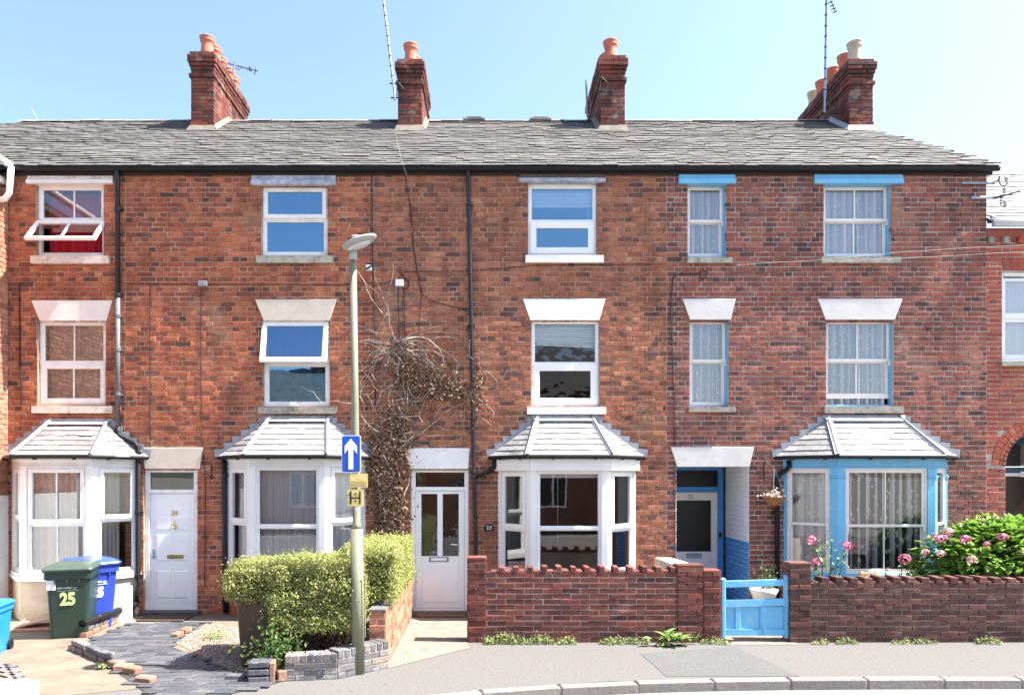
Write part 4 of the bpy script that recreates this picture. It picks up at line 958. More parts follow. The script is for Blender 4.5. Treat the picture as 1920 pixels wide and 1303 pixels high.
cable('23', [(702, 535), (745, 524), (757, 510), (880, 508), (1000, 498), (1250, 495)], .005); cable('23', [(747, 538), (748, 600), (749, 640)], .009); cable('23', [(757, 538), (759, 600), (760, 645)], .009); cable('23', [(748, 508), (757, 520), (767, 530), (764, 541), (756, 543)], .010)
cable('22', [(1265, 835), (1264, 740), (1260, 640), (1258, 560), (1262, 520), (1275, 514), (1312, 513)], .008); cable('22', [(1312, 513), (1318, 505), (1326, 512), (1322, 523), (1313, 520), (1312, 511)], .007)
cable('22', [(1368, 513), (1440, 510), (1500, 508)], .004); cable('22', [(1380, 497), (1540, 487), (1700, 472), (1850, 463), (1925, 460)], .0028, CABLEW, Y=-.2); cable('22', [(1550, 490), (1700, 484), (1925, 472)], .0025, CABLEW, Y=-.15)
BOXW = pmat('pale_plastic', (.66,.68,.70), rough=.5)
MB().bev(U(742), U(757), -.06, 0, V(538), V(526)).build('junction_box', BOXW, H['23'])
mb = MB(); mb.bev(U(687), U(698), -.07, 0, V(509), V(499)); mb.build('cable_bracket', BOXW, H['24']); MB().tube([(U(686), -.075, V(508)), (U(699), -.075, V(500))], .014, 6).build('cable_bracket', IRON, H['24'])
# iron bracket between door 24 and its bay; lamp on 23 wall
MB().tube([(U(393, -.1), -.02, V(872)), (U(393, -.1), -.02, V(898)), (U(390, -.2), -.12, V(893)), (U(381, -.25), -.2, V(881)), (U(393, -.1), -.02, V(878))], .012, 6).build('iron_bracket', IRON, H['24'])
m = MB(); pts = [(-.085, -.055), (.085, -.055), (.085, .02), (.055, .028), (.04, .05), (-.04, .05), (-.055, .028), (-.085, .02)]
pl = m.prism([(U(917)+x, V(988)+z) for x, z in pts], -.022, 0).build('number_plaque', pmat('black_slate_plaque', (.015,.016,.018), rough=.4), H['23'])
lettering('23', .085, pmat('plaque_white', (.8, .8, .78), rough=.5), (U(917), -.024, V(989)), pl, sx=1.15, off=.001)
# insulator bracket at the far right of 22
def insulator(x, y, z): return MB().lathe([(.018, -.05), (.03, -.045), (.034, -.02), (.022, -.005), (.036, .01), (.036, .03), (.024, .045), (.008, .055)], (x, y, z), 12)
CER = pmat('grey_ceramic', (.55,.56,.56), (.42,.43,.44), sc=20, rough=.3)
ib = MB().bev(U(1800), U(1862), -.05, -.02, V(347), V(343)).build('wire_bracket', STEEL, H['22'])
MB().bev(U(1818), U(1868), -.05, -.02, V(375), V(370)).build('bracket_bar', STEEL, ib)
Yb = -.05
MB().tube([(U(1860, Yb), -.04, V(345)), (U(1873, Yb), -.05, V(341)), (U(1874, Yb), -.05, V(333))], .014, 6).build('bracket_arm', IRON, ib)
MB().tube([(U(1873, Yb), -.05, V(342)), (U(1876, Yb), -.06, V(351)), (U(1884, Yb), -.06, V(352)), (U(1888, Yb), -.06, V(346))], .010, 6).build('bracket_arm', IRON, ib)
MB().tube([(U(1862, Yb), -.04, V(374)), (U(1880, Yb), -.06, V(370)), (U(1909, Yb), -.08, V(362))], .016, 6).build('bracket_arm', IRON, ib)
MB().tube([(U(1876, Yb), -.06, V(372)), (U(1876, Yb), -.06, V(390)), (U(1884, Yb), -.06, V(391)), (U(1885, Yb), -.06, V(384))], .010, 6).build('bracket_arm', IRON, ib)
for x, y in ((1887, 340), (1883, 360), (1884, 384)): insulator(U(x, Yb), -.06, V(y)).build('insulator', CER, ib, smooth=True)

# ------------------------------------------------------------------ aerials
def aerial(label, parts):
    a = thing('tv_aerial', label, 'aerial', parts[0][1][0], group='aerials on the chimneys')
    for nm, pts, r in parts: MB().tube(pts, r, 6).build(nm, STEEL if nm == 'mast' else IRON, a)
    return a
Yp = YC-.06; Q = lambda px, py, Y=Yp: (U(px, Y), Y, V(py, Y))
aerial('tall leaning steel mast on the left side of the second chimney', [('mast', [Q(741, 188), Q(718, -8)], .024), ('bracket', [Q(731, 157), Q(748, 157), Q(757, 168), Q(748, 184), Q(733, 184)], .016), ('bracket', [Q(745, 157), Q(744, 182)], .012), ('bracket', [Q(750, 168), Q(760, 168)], .02)]+[('band', [Q(718+1.1*k*2-.0, -8+k*2*9.4), Q(718+1.1*k*2+.2, -6+k*2*9.4)], .03) for k in range(1, 9)])
Yp = YC+.4
mast4 = [Q(1546, 212, 2.75), Q(1550, -8, 2.75)]
Y4 = 2.75
aerial('tall steel mast with small yagi aerial beside the right end chimney', [('mast', mast4, .024), ('bracket', [Q(1544, 188, Y4), Q(1570, 188, Y4+.2), Q(1570, 213, Y4+.2), Q(1544, 212, Y4)], .016), ('bracket', [Q(1556, 189, Y4+.1), Q(1556, 212, Y4+.1)], .012), ('boom', [Q(1549, -2, Y4), Q(1556, -4, Y4), Q(1566, 22, Y4)], .010)]
       + [('element', [Q(1557+k*3-4, 5+k*6+1.5, Y4), Q(1557+k*3+4, 5+k*6-1.5, Y4)], .012) for k in range(4)] + [('band', [Q(1546.4+.3*k, 190-k*20, Y4), Q(1546.4+.3*k, 188-k*20, Y4)], .03) for k in range(1, 10)])
Y1 = YC+1.2
aerial('small yagi aerial sticking out behind the leftmost chimney', [('boom', [Q(425, 119, Y1), Q(484, 134, Y1)], .010), ('mast', [Q(436, 137, Y1), Q(441, 117, Y1)], .022), ('stay', [Q(440, 128, Y1), Q(449, 132, Y1), Q(452, 126, Y1)], .008), ('reflector', [Q(478, 124, Y1), Q(480, 131, Y1), Q(476, 141, Y1)], .010), ('dipole', [Q(469, 127, Y1), Q(469, 133, Y1)], .03)]
       + [('element', [Q(431+k*8, 118+k*2.2, Y1), Q(431.5+k*8, 124+k*2.2, Y1)], .008) for k in range(6)])
aerial('bare stub of aerial pole and empty brackets on the third chimney', [('mast', [Q(1101, 218, YC+.9), Q(1099, 151, YC+.9)], .022), ('bracket', [Q(1111, 147, YC), Q(1128, 146, YC-.06), Q(1141, 158, YC-.06), Q(1134, 171, YC-.06), Q(1112, 174, YC)], .014), ('bracket', [Q(1126, 148, YC-.06), Q(1124, 172, YC-.06)], .012)])
aerial('short thin aerial rod above the left end of the roof ridge', [('mast', [Q(70, 224, RD), Q(58, 204, RD)], .012)])

# ------------------------------------------------------------------ neighbouring houses
nb = thing('neighbour_house', 'projecting brick house at the far left edge with white painted base', 'house', (-8.9, -1.5, 0))
mb = MB(Frame((-8.3, -3., 0), PI/2)); wall_sheet(mb, 0, 2.99, 0, 7.2, [], 0, .1); nw = mb.build('wall', MORT['25'], nb)
fr = Frame((-8.3, -3., 0), PI/2); zb = V(928)
fld = brick_field(0., 2.985, zb, 7.2, COURSE, STRETCH, JOINT)
lay_bricks(fr, fld, BR['or'], nw, singles={i for i, f in enumerate(fld) if f[0] > 2.7})
MB(fr).bev(0, 2.985, -.022, .05, 0, zb).build('painted_base', WHITE, nb)
MB().box(-10.5, -8.32, -3., -.02, 0, 7.3).build('house_body', MORT['25'], nb)
MB().box(-10.6, -8.22, -3.2, -.16, 7.32, 7.42).build('soffit', UPVC, nb)
MB().tube([(-8.16, -3.2, V(308, -.2)), (-8.16, -.14, V(308, -.2))], .065, 12).build('gutter', UPVC, nb, smooth=True)
MB().tube([(U(17, -.25), -.2, V(312, -.2)), (U(17, -.2), -.2, V(362, -.2)), (U(10, -.2), -.2, V(373, -.2)), (U(-8, -.2), -.2, V(377, -.2))], .05, 12).build('drainpipe', UPVC, nb, smooth=True)
MB().add([(-8.14, -3.2, 7.42), (-8.14, -.12, 7.42), (-11, -.12, 9.2), (-11, -3.2, 9.2)], [(0, 1, 2, 3)]).build('roof', SL_MASS, nb)

rn = thing('neighbour_house', 'lower brick house at the far right edge with arched porch', 'house', (9.5, 0, 0))
X0, X1, Yn = BR_+.004, 11.2, .04; ZE = V(428)
acx, acz, ri, ro = U(1948), V(872), U(1948)-U(1888), U(1948)-U(1862)
whl = (U(1882), U(1990), V(676), V(508)); ahl = (U(1889), acx*2-U(1889), 0, acz)
class Off(Frame): pass
frn = Frame((0, Yn, 0))
mb = MB(frn); wall_sheet(mb, X0, X1, 0, ZE, [whl, (acx-ri, acx+ri, 0, acz+ri)], 0, .12)
# patch out the semicircle: build the sheet above the springing as an arc
for sg_ in (-1, 1):
    prev = None
    for k in range(9):
        t = PI/2*k/8; cur = (acx+sg_*ri*math.cos(t), acz+ri*math.sin(t))
        if prev: mb.add([(prev[0], 0, prev[1]), (cur[0], 0, cur[1]), (acx+sg_*ri, 0, acz+ri)], [(0, 1, 2)])
        prev = cur
nw = mb.build('wall', MORT['22'], rn)
fld = [f for f in brick_field(X0, X1, 0, ZE, .081, .29, JOINT, [whl, ahl], bond='flemish') if not (f[1] > acz-.02 and math.hypot(f[0]-acx, f[1]-acz) < ro-.02)]
lay_bricks(frn, fld, BR['nb'], nw, proud=.009)
n = 22
for k in range(n):
    t0, t1 = PI*k/n+.006, PI*(k+1)/n-.006
    for (ra, rb) in ((ri, (ri+ro)/2-.006), ((ri+ro)/2+.006, ro)):
        q = [(acx-ra*math.cos(t), acz+ra*math.sin(t)) for t in (t0, t1)]+[(acx-rb*math.cos(t), acz+rb*math.sin(t)) for t in (t1, t0)]
        MB().prism(q[::-1], Yn-.018, Yn+.12).build('brick', BR['nb'][0], nw)
    for t in (t0, ):
        rr = ri+.03; MB().bev(acx-rr*math.cos(t)-.018, acx-rr*math.cos(t)+.018, Yn-.03, Yn, acz+rr*math.sin(t)-.018, acz+rr*math.sin(t)+.018).build('nail_head_brick', IRON, nw)
for k in range(4): 
    xx = U(1884)+k*.135
    MB().prism([(xx, V(505)), (xx+.115, V(505)), (xx+.10+.02*(3-k)*.4, V(482)), (xx-.025, V(482))], Yn-.014, Yn+.1).build('brick', BR['nb'][0], nw)
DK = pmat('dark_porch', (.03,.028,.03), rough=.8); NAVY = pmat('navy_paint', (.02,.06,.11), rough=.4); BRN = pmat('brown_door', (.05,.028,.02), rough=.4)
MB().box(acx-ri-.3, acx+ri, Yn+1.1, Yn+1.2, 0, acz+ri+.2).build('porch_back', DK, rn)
MB().box(acx-ri-.04, acx-ri, Yn+.12, Yn+1.1, 0, acz+ri).build('porch_side', BR['nb'][1], rn)
MB().bev(acx-ri-.1, acx+ri, Yn+.62, Yn+.7, V(893), V(886)).build('transom', UPVC, rn); MB().bev(acx-ri-.1, acx+ri, Yn+.60, Yn+.7, V(884), V(874)).build('transom', NAVY, rn); MB().bev(acx-ri-.1, acx+ri, Yn+.60, Yn+.7, V(830), V(812)).build('transom', NAVY, rn)
dn_ = MB().bev(acx-ri-.1, acx+ri, Yn+.66, Yn+.7, 0, V(894)).build('door', BRN, rn)
MB().add([(acx-ri-.1, Yn+.68, V(874)), (acx+ri, Yn+.68, V(874)), (acx+ri, Yn+.68, acz+ri+.1), (acx-ri-.1, Yn+.68, acz+ri+.1)], [(0, 1, 2, 3)]).build('pane', GLASSD, dn_)
MB().prism([(acx-.42+.3*math.cos(t), V(935)+.24*math.sin(t)) for t in [PI*k/10 for k in range(11)]], Yn+.645, Yn+.66).build('fanlight', GLASSD, dn_)
a, b, c, d = whl; f = Win(frn); bars(f, a, b, c, d, .06, .05, .08); zm = V(592)
f.bev(a+.05, b-.05, .06, .12, zm-.03, zm+.03); f.light(a+.055, b-.055, zm+.02, d-.10, .05, .06); f.light(a+.055, b-.055, c+.055, zm-.02, .065, .08)
W = f.finish('window', UPVC, GLASSO, rn); sl_ = MB().bev(U(1875), b+.1, Yn-.09, Yn+.1, V(687), V(677)).build('sill', SILLST, W)
curtain(frn, a+.05, b-.05, c+.05, d-.05, .2, NET, W, 8, .025)
MB().box(X0+.02, X1, Yn+1.6, Yn+1.7, 2.6, ZE).build('room', ROOM, rn)
for k in range(5): MB().bev(X0+.02+k*.26, X0+.11+k*.26, Yn-.075, Yn+.05, V(456), V(445)).build('dentil', SILLST if k < 2 else BR['nb'][0], rn)
MB().bev(X0, X1, Yn-.05, Yn+.05, V(445)+.002, ZE).build('eaves_course', BR['nb'][0], rn)
MB().tube([(X0+.05, Yn-.14, V(423)), (X1, Yn-.14, V(423))], .06, 10).build('gutter', GREYST, rn, smooth=True)
MB().bev(X0+.03, X0+.10, Yn-.12, Yn-.0, V(418), V(408)).build('gutter_end', STEEL, rn)
zr0 = V(416); th2 = math.atan2(2.24, 3.1)
MB().add([(X0, Yn-.1, zr0-.03), (X1+1, Yn-.1, zr0-.03), (X1+1, 3., zr0+2.21), (X0, 3., zr0+2.21)], [(0, 1, 2, 3)]).build('roof', UNDER, rn)
PALE = piece_mat('pale_slate', [(.20,.2,.197),(.18,.18,.18),(.22,.218,.212)], 'object', rough=.55, fine=.15, bump=.3, spec=.5)
ps = bpy.data.meshes.new('slate')
m = _sv[0].copy(); m.materials.clear(); m.materials.append(PALE)
for k in range(19):
    yb = Yn-.12+k*.2*math.cos(th2)
    for j in range(14):
        o = link('slate', m, rn); o.location = (X0+.1+j*SLW+(k % 2)*SLW/2, yb, zr0+(yb-Yn+.1)*math.tan(th2)+rng.uniform(0, .008)); o.rotation_euler = (th2+rng.uniform(-.01, .01), 0, rng.uniform(-.01, .01))

# houses across the street (seen in the window reflections)
OPW = piece_mat('opposite_brick', P_OR, 'object', macro=((.7,.65,.65),(1.1,1.1,1.05)))
def opposite(x0, x1, y, zt, zr, label, nch):
    o = thing('opposite_house', label, 'house', ((x0+x1)/2, y, 0), group='houses across the street')
    MB().box(x0, x1, y-7, y, 0, zt).build('wall', OPW, o)
    MB().add([(x0, y+.25, zt-.05), (x1, y+.25, zt-.05), (x1, y-3.5, zr), (x0, y-3.5, zr), (x1, y-7.2, zt-.05), (x0, y-7.2, zt-.05)], [(0, 1, 2, 3), (3, 2, 4, 5), (0, 3, 5), (1, 4, 2)]).build('roof', SL_MASS, o)
    for z in (1.0, 3.6):
        for k in range(2):
            xc = x0+(x1-x0)*(.27+.46*k)
            wn = MB().box(xc-.6, xc+.6, y, y+.05, z, z+1.5).build('window', UPVC, o)
            for s in (-1, 1): MB().box(xc+s*.29-.24, xc+s*.29+.24, y+.051, y+.06, z+.08, z+1.42).build('pane', GLASSD, wn)
    for xc in nch:
        c = MB().box(xc-.9, xc+.9, y-3.8, y-3.2, zr-1, zr+1.1).build('chimney', BR['ch'][0], o)
        for k in range(6): MB().lathe([(.13, 0), (.11, .25), (.15, .42), (.1, .43)], (xc-.75+k*.3, y-3.5, zr+1.1), 12).build('chimney_pot', BUFFPOT, c)
opposite(-13, -6.2, -19, 5.6, 7.6, 'brick house across the street left of the camera', [-8])
opposite(-6.1, .6, -19, 5.8, 7.7, 'brick house directly across the street behind the camera', [-5.2])
opposite(.7, 8, -19, 6.0, 8.6, 'taller brick house across the street right of the camera', [7])

# ------------------------------------------------------------------ street lamp and signs
LX, LY = G(672, 1262); LEAN = -10/780.
POSTM = pmat('olive_green_paint', (.20,.205,.135), (.165,.17,.11), sc=5, rough=.45, spec=.5)
lamp = thing('street_lamp', 'olive green steel street lamp post with flat lantern by the pavement', 'street lamp', (LX, LY, 0))
ps_ = lambda z: (LX+LEAN*z, LY, z)
zq = V(488, LY)
MB().tube([ps_(0), ps_(1.75)], .076, 20).build('post_base', POSTM, lamp, smooth=True)
MB().tube([ps_(1.75), ps_(1.80), ps_(3.2), ps_(zq)], [.076, .047, .045, .041], 20).build('post', POSTM, lamp, smooth=True)
MB().tube([ps_(zq), ps_(V(470, LY))], .048, 16).build('collar', pmat('collar_grey', (.36,.40,.38), rough=.4), lamp, smooth=True)
MB().tube([(LX+.09, LY-.05, .45), (LX+.09, LY-.05, 1.2)], .008, 6).build('conduit', POSTM, lamp)
hx, hy, hz = LX+LEAN*5+.05, LY-.05, V(459, LY)
LANT = pmat('lantern_white', (.34,.34,.31), (.26,.26,.235), sc=8, rough=.5)
def shell(prof):
    mb = MB(); vs, fs = [], []; n = 20
    for (s, z) in prof:
        for k in range(n):
            t = 2*PI*k/n; ex = math.cos(t); vs.append((.205*s*ex+.04, .15*s*math.sin(t)-.02, z+.075*s*ex+.01))
    for i in range(len(prof)-1):
        for k in range(n): fs.append((i*n+k, i*n+(k+1) % n, (i+1)*n+(k+1) % n, (i+1)*n+k))
    fs += [tuple(range(n))[::-1], tuple(range((len(prof)-1)*n, len(prof)*n))]; return mb.add([(hx+x, hy+y, hz+z) for x, y, z in vs], fs)
hd = shell([(.55, -.05), (.85, -.035), (.97, -.01), (1., .006), (.95, .018), (.7, .036), (.3, .045)]).build('lantern', LANT, lamp, smooth=True)
shell([(.25, -.062), (.55, -.058), (.7, -.046)]).build('lens', pmat('lantern_lens', (.62,.64,.64), rough=.15, spec=.6), hd, smooth=True)
MB().bev(hx-.05, hx+.06, hy-.06, hy+.05, hz+.04, hz+.085, .015).build('photocell', LANT, hd)
YS = LY-.10
SBLUE = pmat('sign_blue', (.018,.09,.50), (.016,.08,.46), sc=4, rough=.35, spec=.5); SWH = pmat('sign_white', (.78,.76,.78), (.72,.70,.73), sc=3, rough=.4)
SYEL = pmat('sign_yellow', (.72,.58,.22), (.68,.53,.19), sc=4, rough=.45); SBK = pmat('sign_black', (.012,.012,.014), rough=.5); SGRY = pmat('faded_lettering', (.42,.36,.20), rough=.6)
def rrect(x0, x1, z0, z1, r=.02, n=4):
    out = []
    for cx, cz, a0 in ((x1-r, z0+r, -PI/2), (x1-r, z1-r, 0), (x0+r, z1-r, PI/2), (x0+r, z0+r, PI)):
        out += [(cx+r*math.cos(a0+PI/2*k/n), cz+r*math.sin(a0+PI/2*k/n)) for k in range(n+1)]
    return out
SU = lambda px: U(px, YS)
SV = lambda py: V(py, YS)
sg = thing('one_way_sign', 'blue one-way sign with white upward arrow on the lamp post', 'sign', (LX, YS, SV(885)))
MB().prism(rrect(SU(640.5), SU(677), SV(886), SV(816)), YS-.004, YS).build('sign_border', SWH, sg); MB().prism(rrect(SU(641.8), SU(675), SV(884.5), SV(817.5)), YS-.0075, YS-.0045).build('sign_plate', SBLUE, sg)
ax = SU(658); s = 12/1920*0+ (SU(659)-SU(658))
arrow = [(-4.6, 880), (4.6, 880), (4.6, 842), (11.7, 850.5), (11.7, 836), (0, 822), (-11.7, 836), (-11.7, 850.5), (-4.6, 842)]
MB().prism([(ax+x*s, SV(y)) for x, y in arrow], YS-.0105, YS-.008).build('arrow', SWH, sg)
for z in (830, 872): MB().box(LX-.06, LX+.06, YS, LY-.04, SV(z)-.015, SV(z)+.015).build('clamp', STEEL, sg)
sg = thing('parking_plate', 'faded yellow parking times plate below the blue arrow sign', 'sign', (LX, YS, SV(914)))
MB().prism(rrect(SU(656), SU(689.5), SV(914), SV(887.5), .006), YS-.004, YS).build('sign_plate', SYEL, sg)
lettering('Mon-Sat', .052, SGRY, (SU(673), YS-.006, SV(903)), sg); lettering('8am-6pm', .052, SGRY, (SU(673), YS-.006, SV(909)), sg); lettering('. .', .07, SBK, (SU(672), YS-.006, SV(895)), sg)
MB().box(LX-.05, LX+.05, YS, LY-.04, SV(902)-.012, SV(902)+.012).build('clamp', STEEL, sg)
sg = thing('hydrant_sign', 'square yellow hydrant sign with large black letter H', 'sign', (LX, YS, SV(948)))
MB().prism(rrect(SU(651.5), SU(682), SV(949), SV(917), .008), YS-.004, YS).build('sign_plate', SYEL, sg)
m = MB(); m.box(SU(656), SU(659.3), YS-.008, YS-.005, SV(945), SV(921)); m.box(SU(673.5), SU(676.5), YS-.008, YS-.005, SV(945), SV(921)); m.box(SU(659), SU(674), YS-.0078, YS-.005, SV(934.5), SV(932)); m.build('letter', SBK, sg)
lettering('75', .045, SBK, (SU(666.4), YS-.006, SV(926.5)), sg); lettering('9', .045, SBK, (SU(666.4), YS-.006, SV(940)), sg); lettering('F.H.', .022, SBK, (SU(654), YS-.006, SV(928)), sg, rz=0)
MB().box(LX-.05, LX+.05, YS, LY-.04, SV(933)-.012, SV(933)+.012).build('clamp', STEEL, sg)
sg = tag(MB().bev(SU(665), SU(673), YS+.0, YS+.02, SV(957), SV(950)).build('post_tag', SWH), 'tiny white number tag on the lamp post below the letter H', 'tag')

# ------------------------------------------------------------------ garden walls, gate
def garden_wall(name, label, x0, x1, y0, th, z1, mats, mort, piers, course=.0775, st=.268, crenel=True, cstep=(.205, .09)):
    """stretcher-bond wall with alternate raised coping bricks; piers: (x0,x1,ztop,thick,yoff)"""
    o = thing(name, label, 'wall', ((x0+x1)/2, y0, 0))
    core = MB(); core.box(x0+.006, x1-.006, y0+.006, y0+th-.006, -.02, z1-.03); wl = core.build('wall_core', mort, o)
    for fr, L in ((Frame((x0, y0, 0)), x1-x0), (Frame((x1, y0+th, 0), PI), x1-x0)):
        if fr.a == 0: lay_bricks(fr, brick_field(0, L, 0, z1, course, st, .015, bond='stretcher'), mats, wl, proud=.006, depth=.09)
    for (xa, sgn) in ((x0, -1), (x1, 1)):
        fr = Frame((xa, y0+th if sgn < 0 else y0, 0), -PI/2 if sgn < 0 else PI/2); lay_bricks(fr, brick_field(0, th, 0, z1, course, th, .011, bond='stretcher'), mats, wl, proud=.004, depth=.05)
    if crenel:
        k = 0; x = x0+.02; per, rw = cstep
        while x < x1-.05:
            wd = rw if k % 2 == 0 else per-rw
            if not any(p[0]-.04 < x+wd/2 < p[1]+.04 for p in piers):
                up = k % 2 == 0; hh = .085+rng.uniform(-.008, .01)
                b = MB().bev(-wd/2+.005, wd/2-.005, -.008 if up else .0, th+.006, 0, hh if up else .028, .007).build('coping_brick', mats[0], wl)
                b.location = (x+wd/2, y0, z1-.012+rng.uniform(-.004, .004)); b.rotation_euler = (rng.uniform(-.03, .03), rng.uniform(-.04, .04)+(.06 if up else 0), rng.uniform(-.05, .05))
            k += 1; x += wd
    for (a, b, zt, t2, yo) in piers:
        pc = MB().box(a+.008, b-.008, y0+yo+.008, y0+yo+t2-.008, 0, zt-.03).build('pier', mort, o)
        for fr, L in ((Frame((a, y0+yo, 0)), b-a), (Frame((b, y0+yo, 0), PI/2), t2), (Frame((a, y0+yo+t2, 0), -PI/2), t2)):
            lay_bricks(fr, brick_field(0, L, 0, zt, course, min(L, st), .011, bond='stretcher'), mats, pc, proud=.006, depth=.05)
        MB().bev(a-.004, b+.004, y0+yo-.008, y0+yo+t2+.004, zt-.025, zt+.012, .008).build('pier_cap', mats[0], pc)
    return o
YW = -2.0; uW = lambda px: U(px, YW); vW = lambda py: V(py, YW)
garden_wall('garden_wall', 'red brick garden wall with notched top in front of the white bay', uW(878), uW(1348), YW, .215, vW(1072), BR['w23'], MORT['w'], [(uW(877), uW(911), vW(1046), .225, -.008), (uW(1270), uW(1318), vW(1060), .225, -.010), (uW(1319), uW(1351), vW(1070), .225, -.012)])
gw = garden_wall('garden_wall', 'dark weathered brick garden wall with notched top in front of the hydrangea', uW(1482), uW(2080), YW, .215, vW(1092), BR['w22'], MORT['dw'], [(uW(1480), uW(1520), vW(1056), .235, -.012)], cstep=(.206, .125))
sl2 = thing('garden_wall', 'short garden wall with sloping cream rendered top behind the right pier', 'wall', (uW(1300), -1.3, 0))
MB().add([(uW(1270), -1.77, 0), (uW(1318), -1.77, 0), (uW(1318), -.9, 0), (uW(1270), -.9, 0), (uW(1270), -1.77, vW(1062)), (uW(1312), -1.77, vW(1062)), (uW(1295), -.9, vW(1062)-.0), (uW(1262), -.9, vW(1062))], [(0, 1, 5, 4), (1, 2, 6, 5), (2, 3, 7, 6), (3, 0, 4, 7), (4, 5, 6, 7)]).build('wall_body', CREAM, sl2)
gt = thing('garden_gate', 'low sky blue painted timber gate with two lower panels', 'gate', (uW(1418), YW, 0))
zb_ = .06; zl = vW(1126); zt_ = vW(1090); gx0, gx1 = uW(1353), uW(1485)
for (a, b, zt) in ((gx0, gx0+.075, vW(1084)), (gx1-.095, gx1, vW(1078))): MB().bev(a, b, YW+.02, YW+.10, .04, zt, .02).build('stile', BLUE, gt)
def rail(z0, z1, tilt=.025): MB().add([(gx0+.07, YW+.03, z0), (gx1-.09, YW+.03, z0+tilt), (gx1-.09, YW+.09, z0+tilt), (gx0+.07, YW+.09, z0), (gx0+.07, YW+.03, z1), (gx1-.09, YW+.03, z1+tilt), (gx1-.09, YW+.09, z1+tilt), (gx0+.07, YW+.09, z1)], [(0, 1, 5, 4), (4, 5, 6, 7), (0, 3, 2, 1), (2, 3, 7, 6)]).build('rail', BLUE, gt)
rail(zt_-.09, zt_); rail(zl-.10, zl-.0); rail(.09, .18, .0)
MB().box(gx0+.07, gx1-.09, YW+.055, YW+.075, .17, zl-.09).build('panel', BLUE, gt)
for px in (1386, 1395, 1430, 1441): pass
for (a, b) in ((1380, 1391), (1427, 1441)): MB().bev(uW(a), uW(b), YW+.035, YW+.085, .165, zl-.085, .012).build('muntin', BLUE, gt)
MB().bev(uW(1431), uW(1437), YW+.02, YW+.036, .15, .20).build('latch', BLUE, gt)

# ------------------------------------------------------------------ hedge, its low walls
orw = thing('low_side_wall', 'orange brick low wall running back beside the path to the white half-glazed door', 'wall', (-1.33, -1.8, 0))
oc_ = MB().box(-1.54, -1.345, -3.15, -.12, 0, .66).build('wall_core', MORT['w'], orw)
lay_bricks(Frame((-1.335, -3.15, 0), PI/2), brick_field(0, 3.03, 0, .66, .078, .26, .010, bond='stretcher'), BR['or'], oc_, proud=.006, depth=.06)
lay_bricks(Frame((-1.545, -3.155, 0)), brick_field(0, .21, 0, .66, .078, .21, .010, bond='stretcher'), BR['or'], oc_, proud=.002, depth=.05)
for k in range(13): MB().bev(-1.55, -1.325, -3.16+k*.235, -2.935+k*.235, .66, .70, .008).build('coping_brick', BR['gy'][0], oc_)
pw_ = thing('planter_wall', 'low grey and blue brick planter wall under the clipped hedge', 'wall', (-2., -3.7, 0))
pa, pb, pc_ = Vector((-2.40, -3.88)), Vector((-1.80, -3.80)), Vector((-1.27, -3.30))
for p, q, zt in ((pa, pb, .30), (pb, pc_, .33)):
    fr = Frame.between(p, q); L = (q-p).length
    wc = MB(fr).box(.004, L-.004, .004, .20, 0, zt-.01).build('wall_core', MORT['w'], pw_)
    lay_bricks(fr, brick_field(0, L, 0, zt-.10, .078, .235, .010, bond='stretcher'), BR['gy'], wc, proud=.004, depth=.08)
    n = int(L/.085)
    for k in range(n): o = MB(fr).bev(k*L/n+.004, (k+1)*L/n-.004, -.006, .21, zt-.10+.006, zt+rng.uniform(-.006, .004), .008).build('brick', BR['gy'][0], wc)
pr_ = thing('brick_pier_stub', 'leaning stub of blue bricks at the left end of the planter wall', 'pier', (-2.62, -3.95, 0))
for k in range(3): MB(Frame((-2.78, -4.0, 0), .12)).bev(rng.uniform(-.006, .006), .225, 0, .2, .01+k*.085, .078+k*.085, .008).build('brick', BR['gy'][0], pr_)
MB(Frame((-2.55, -3.97, 0), .2)).bev(.0, .06, 0, .22, 0, .235, .008).build('brick', BR['ed'][0], pr_)
lb = tag(MB(Frame((-2.46, -3.93, 0), .5)).bev(0, .2, 0, .11, .0, .13, .012).build('loose_brick', BR['ed'][0]), 'single rough brick lying against the planter wall', 'brick')

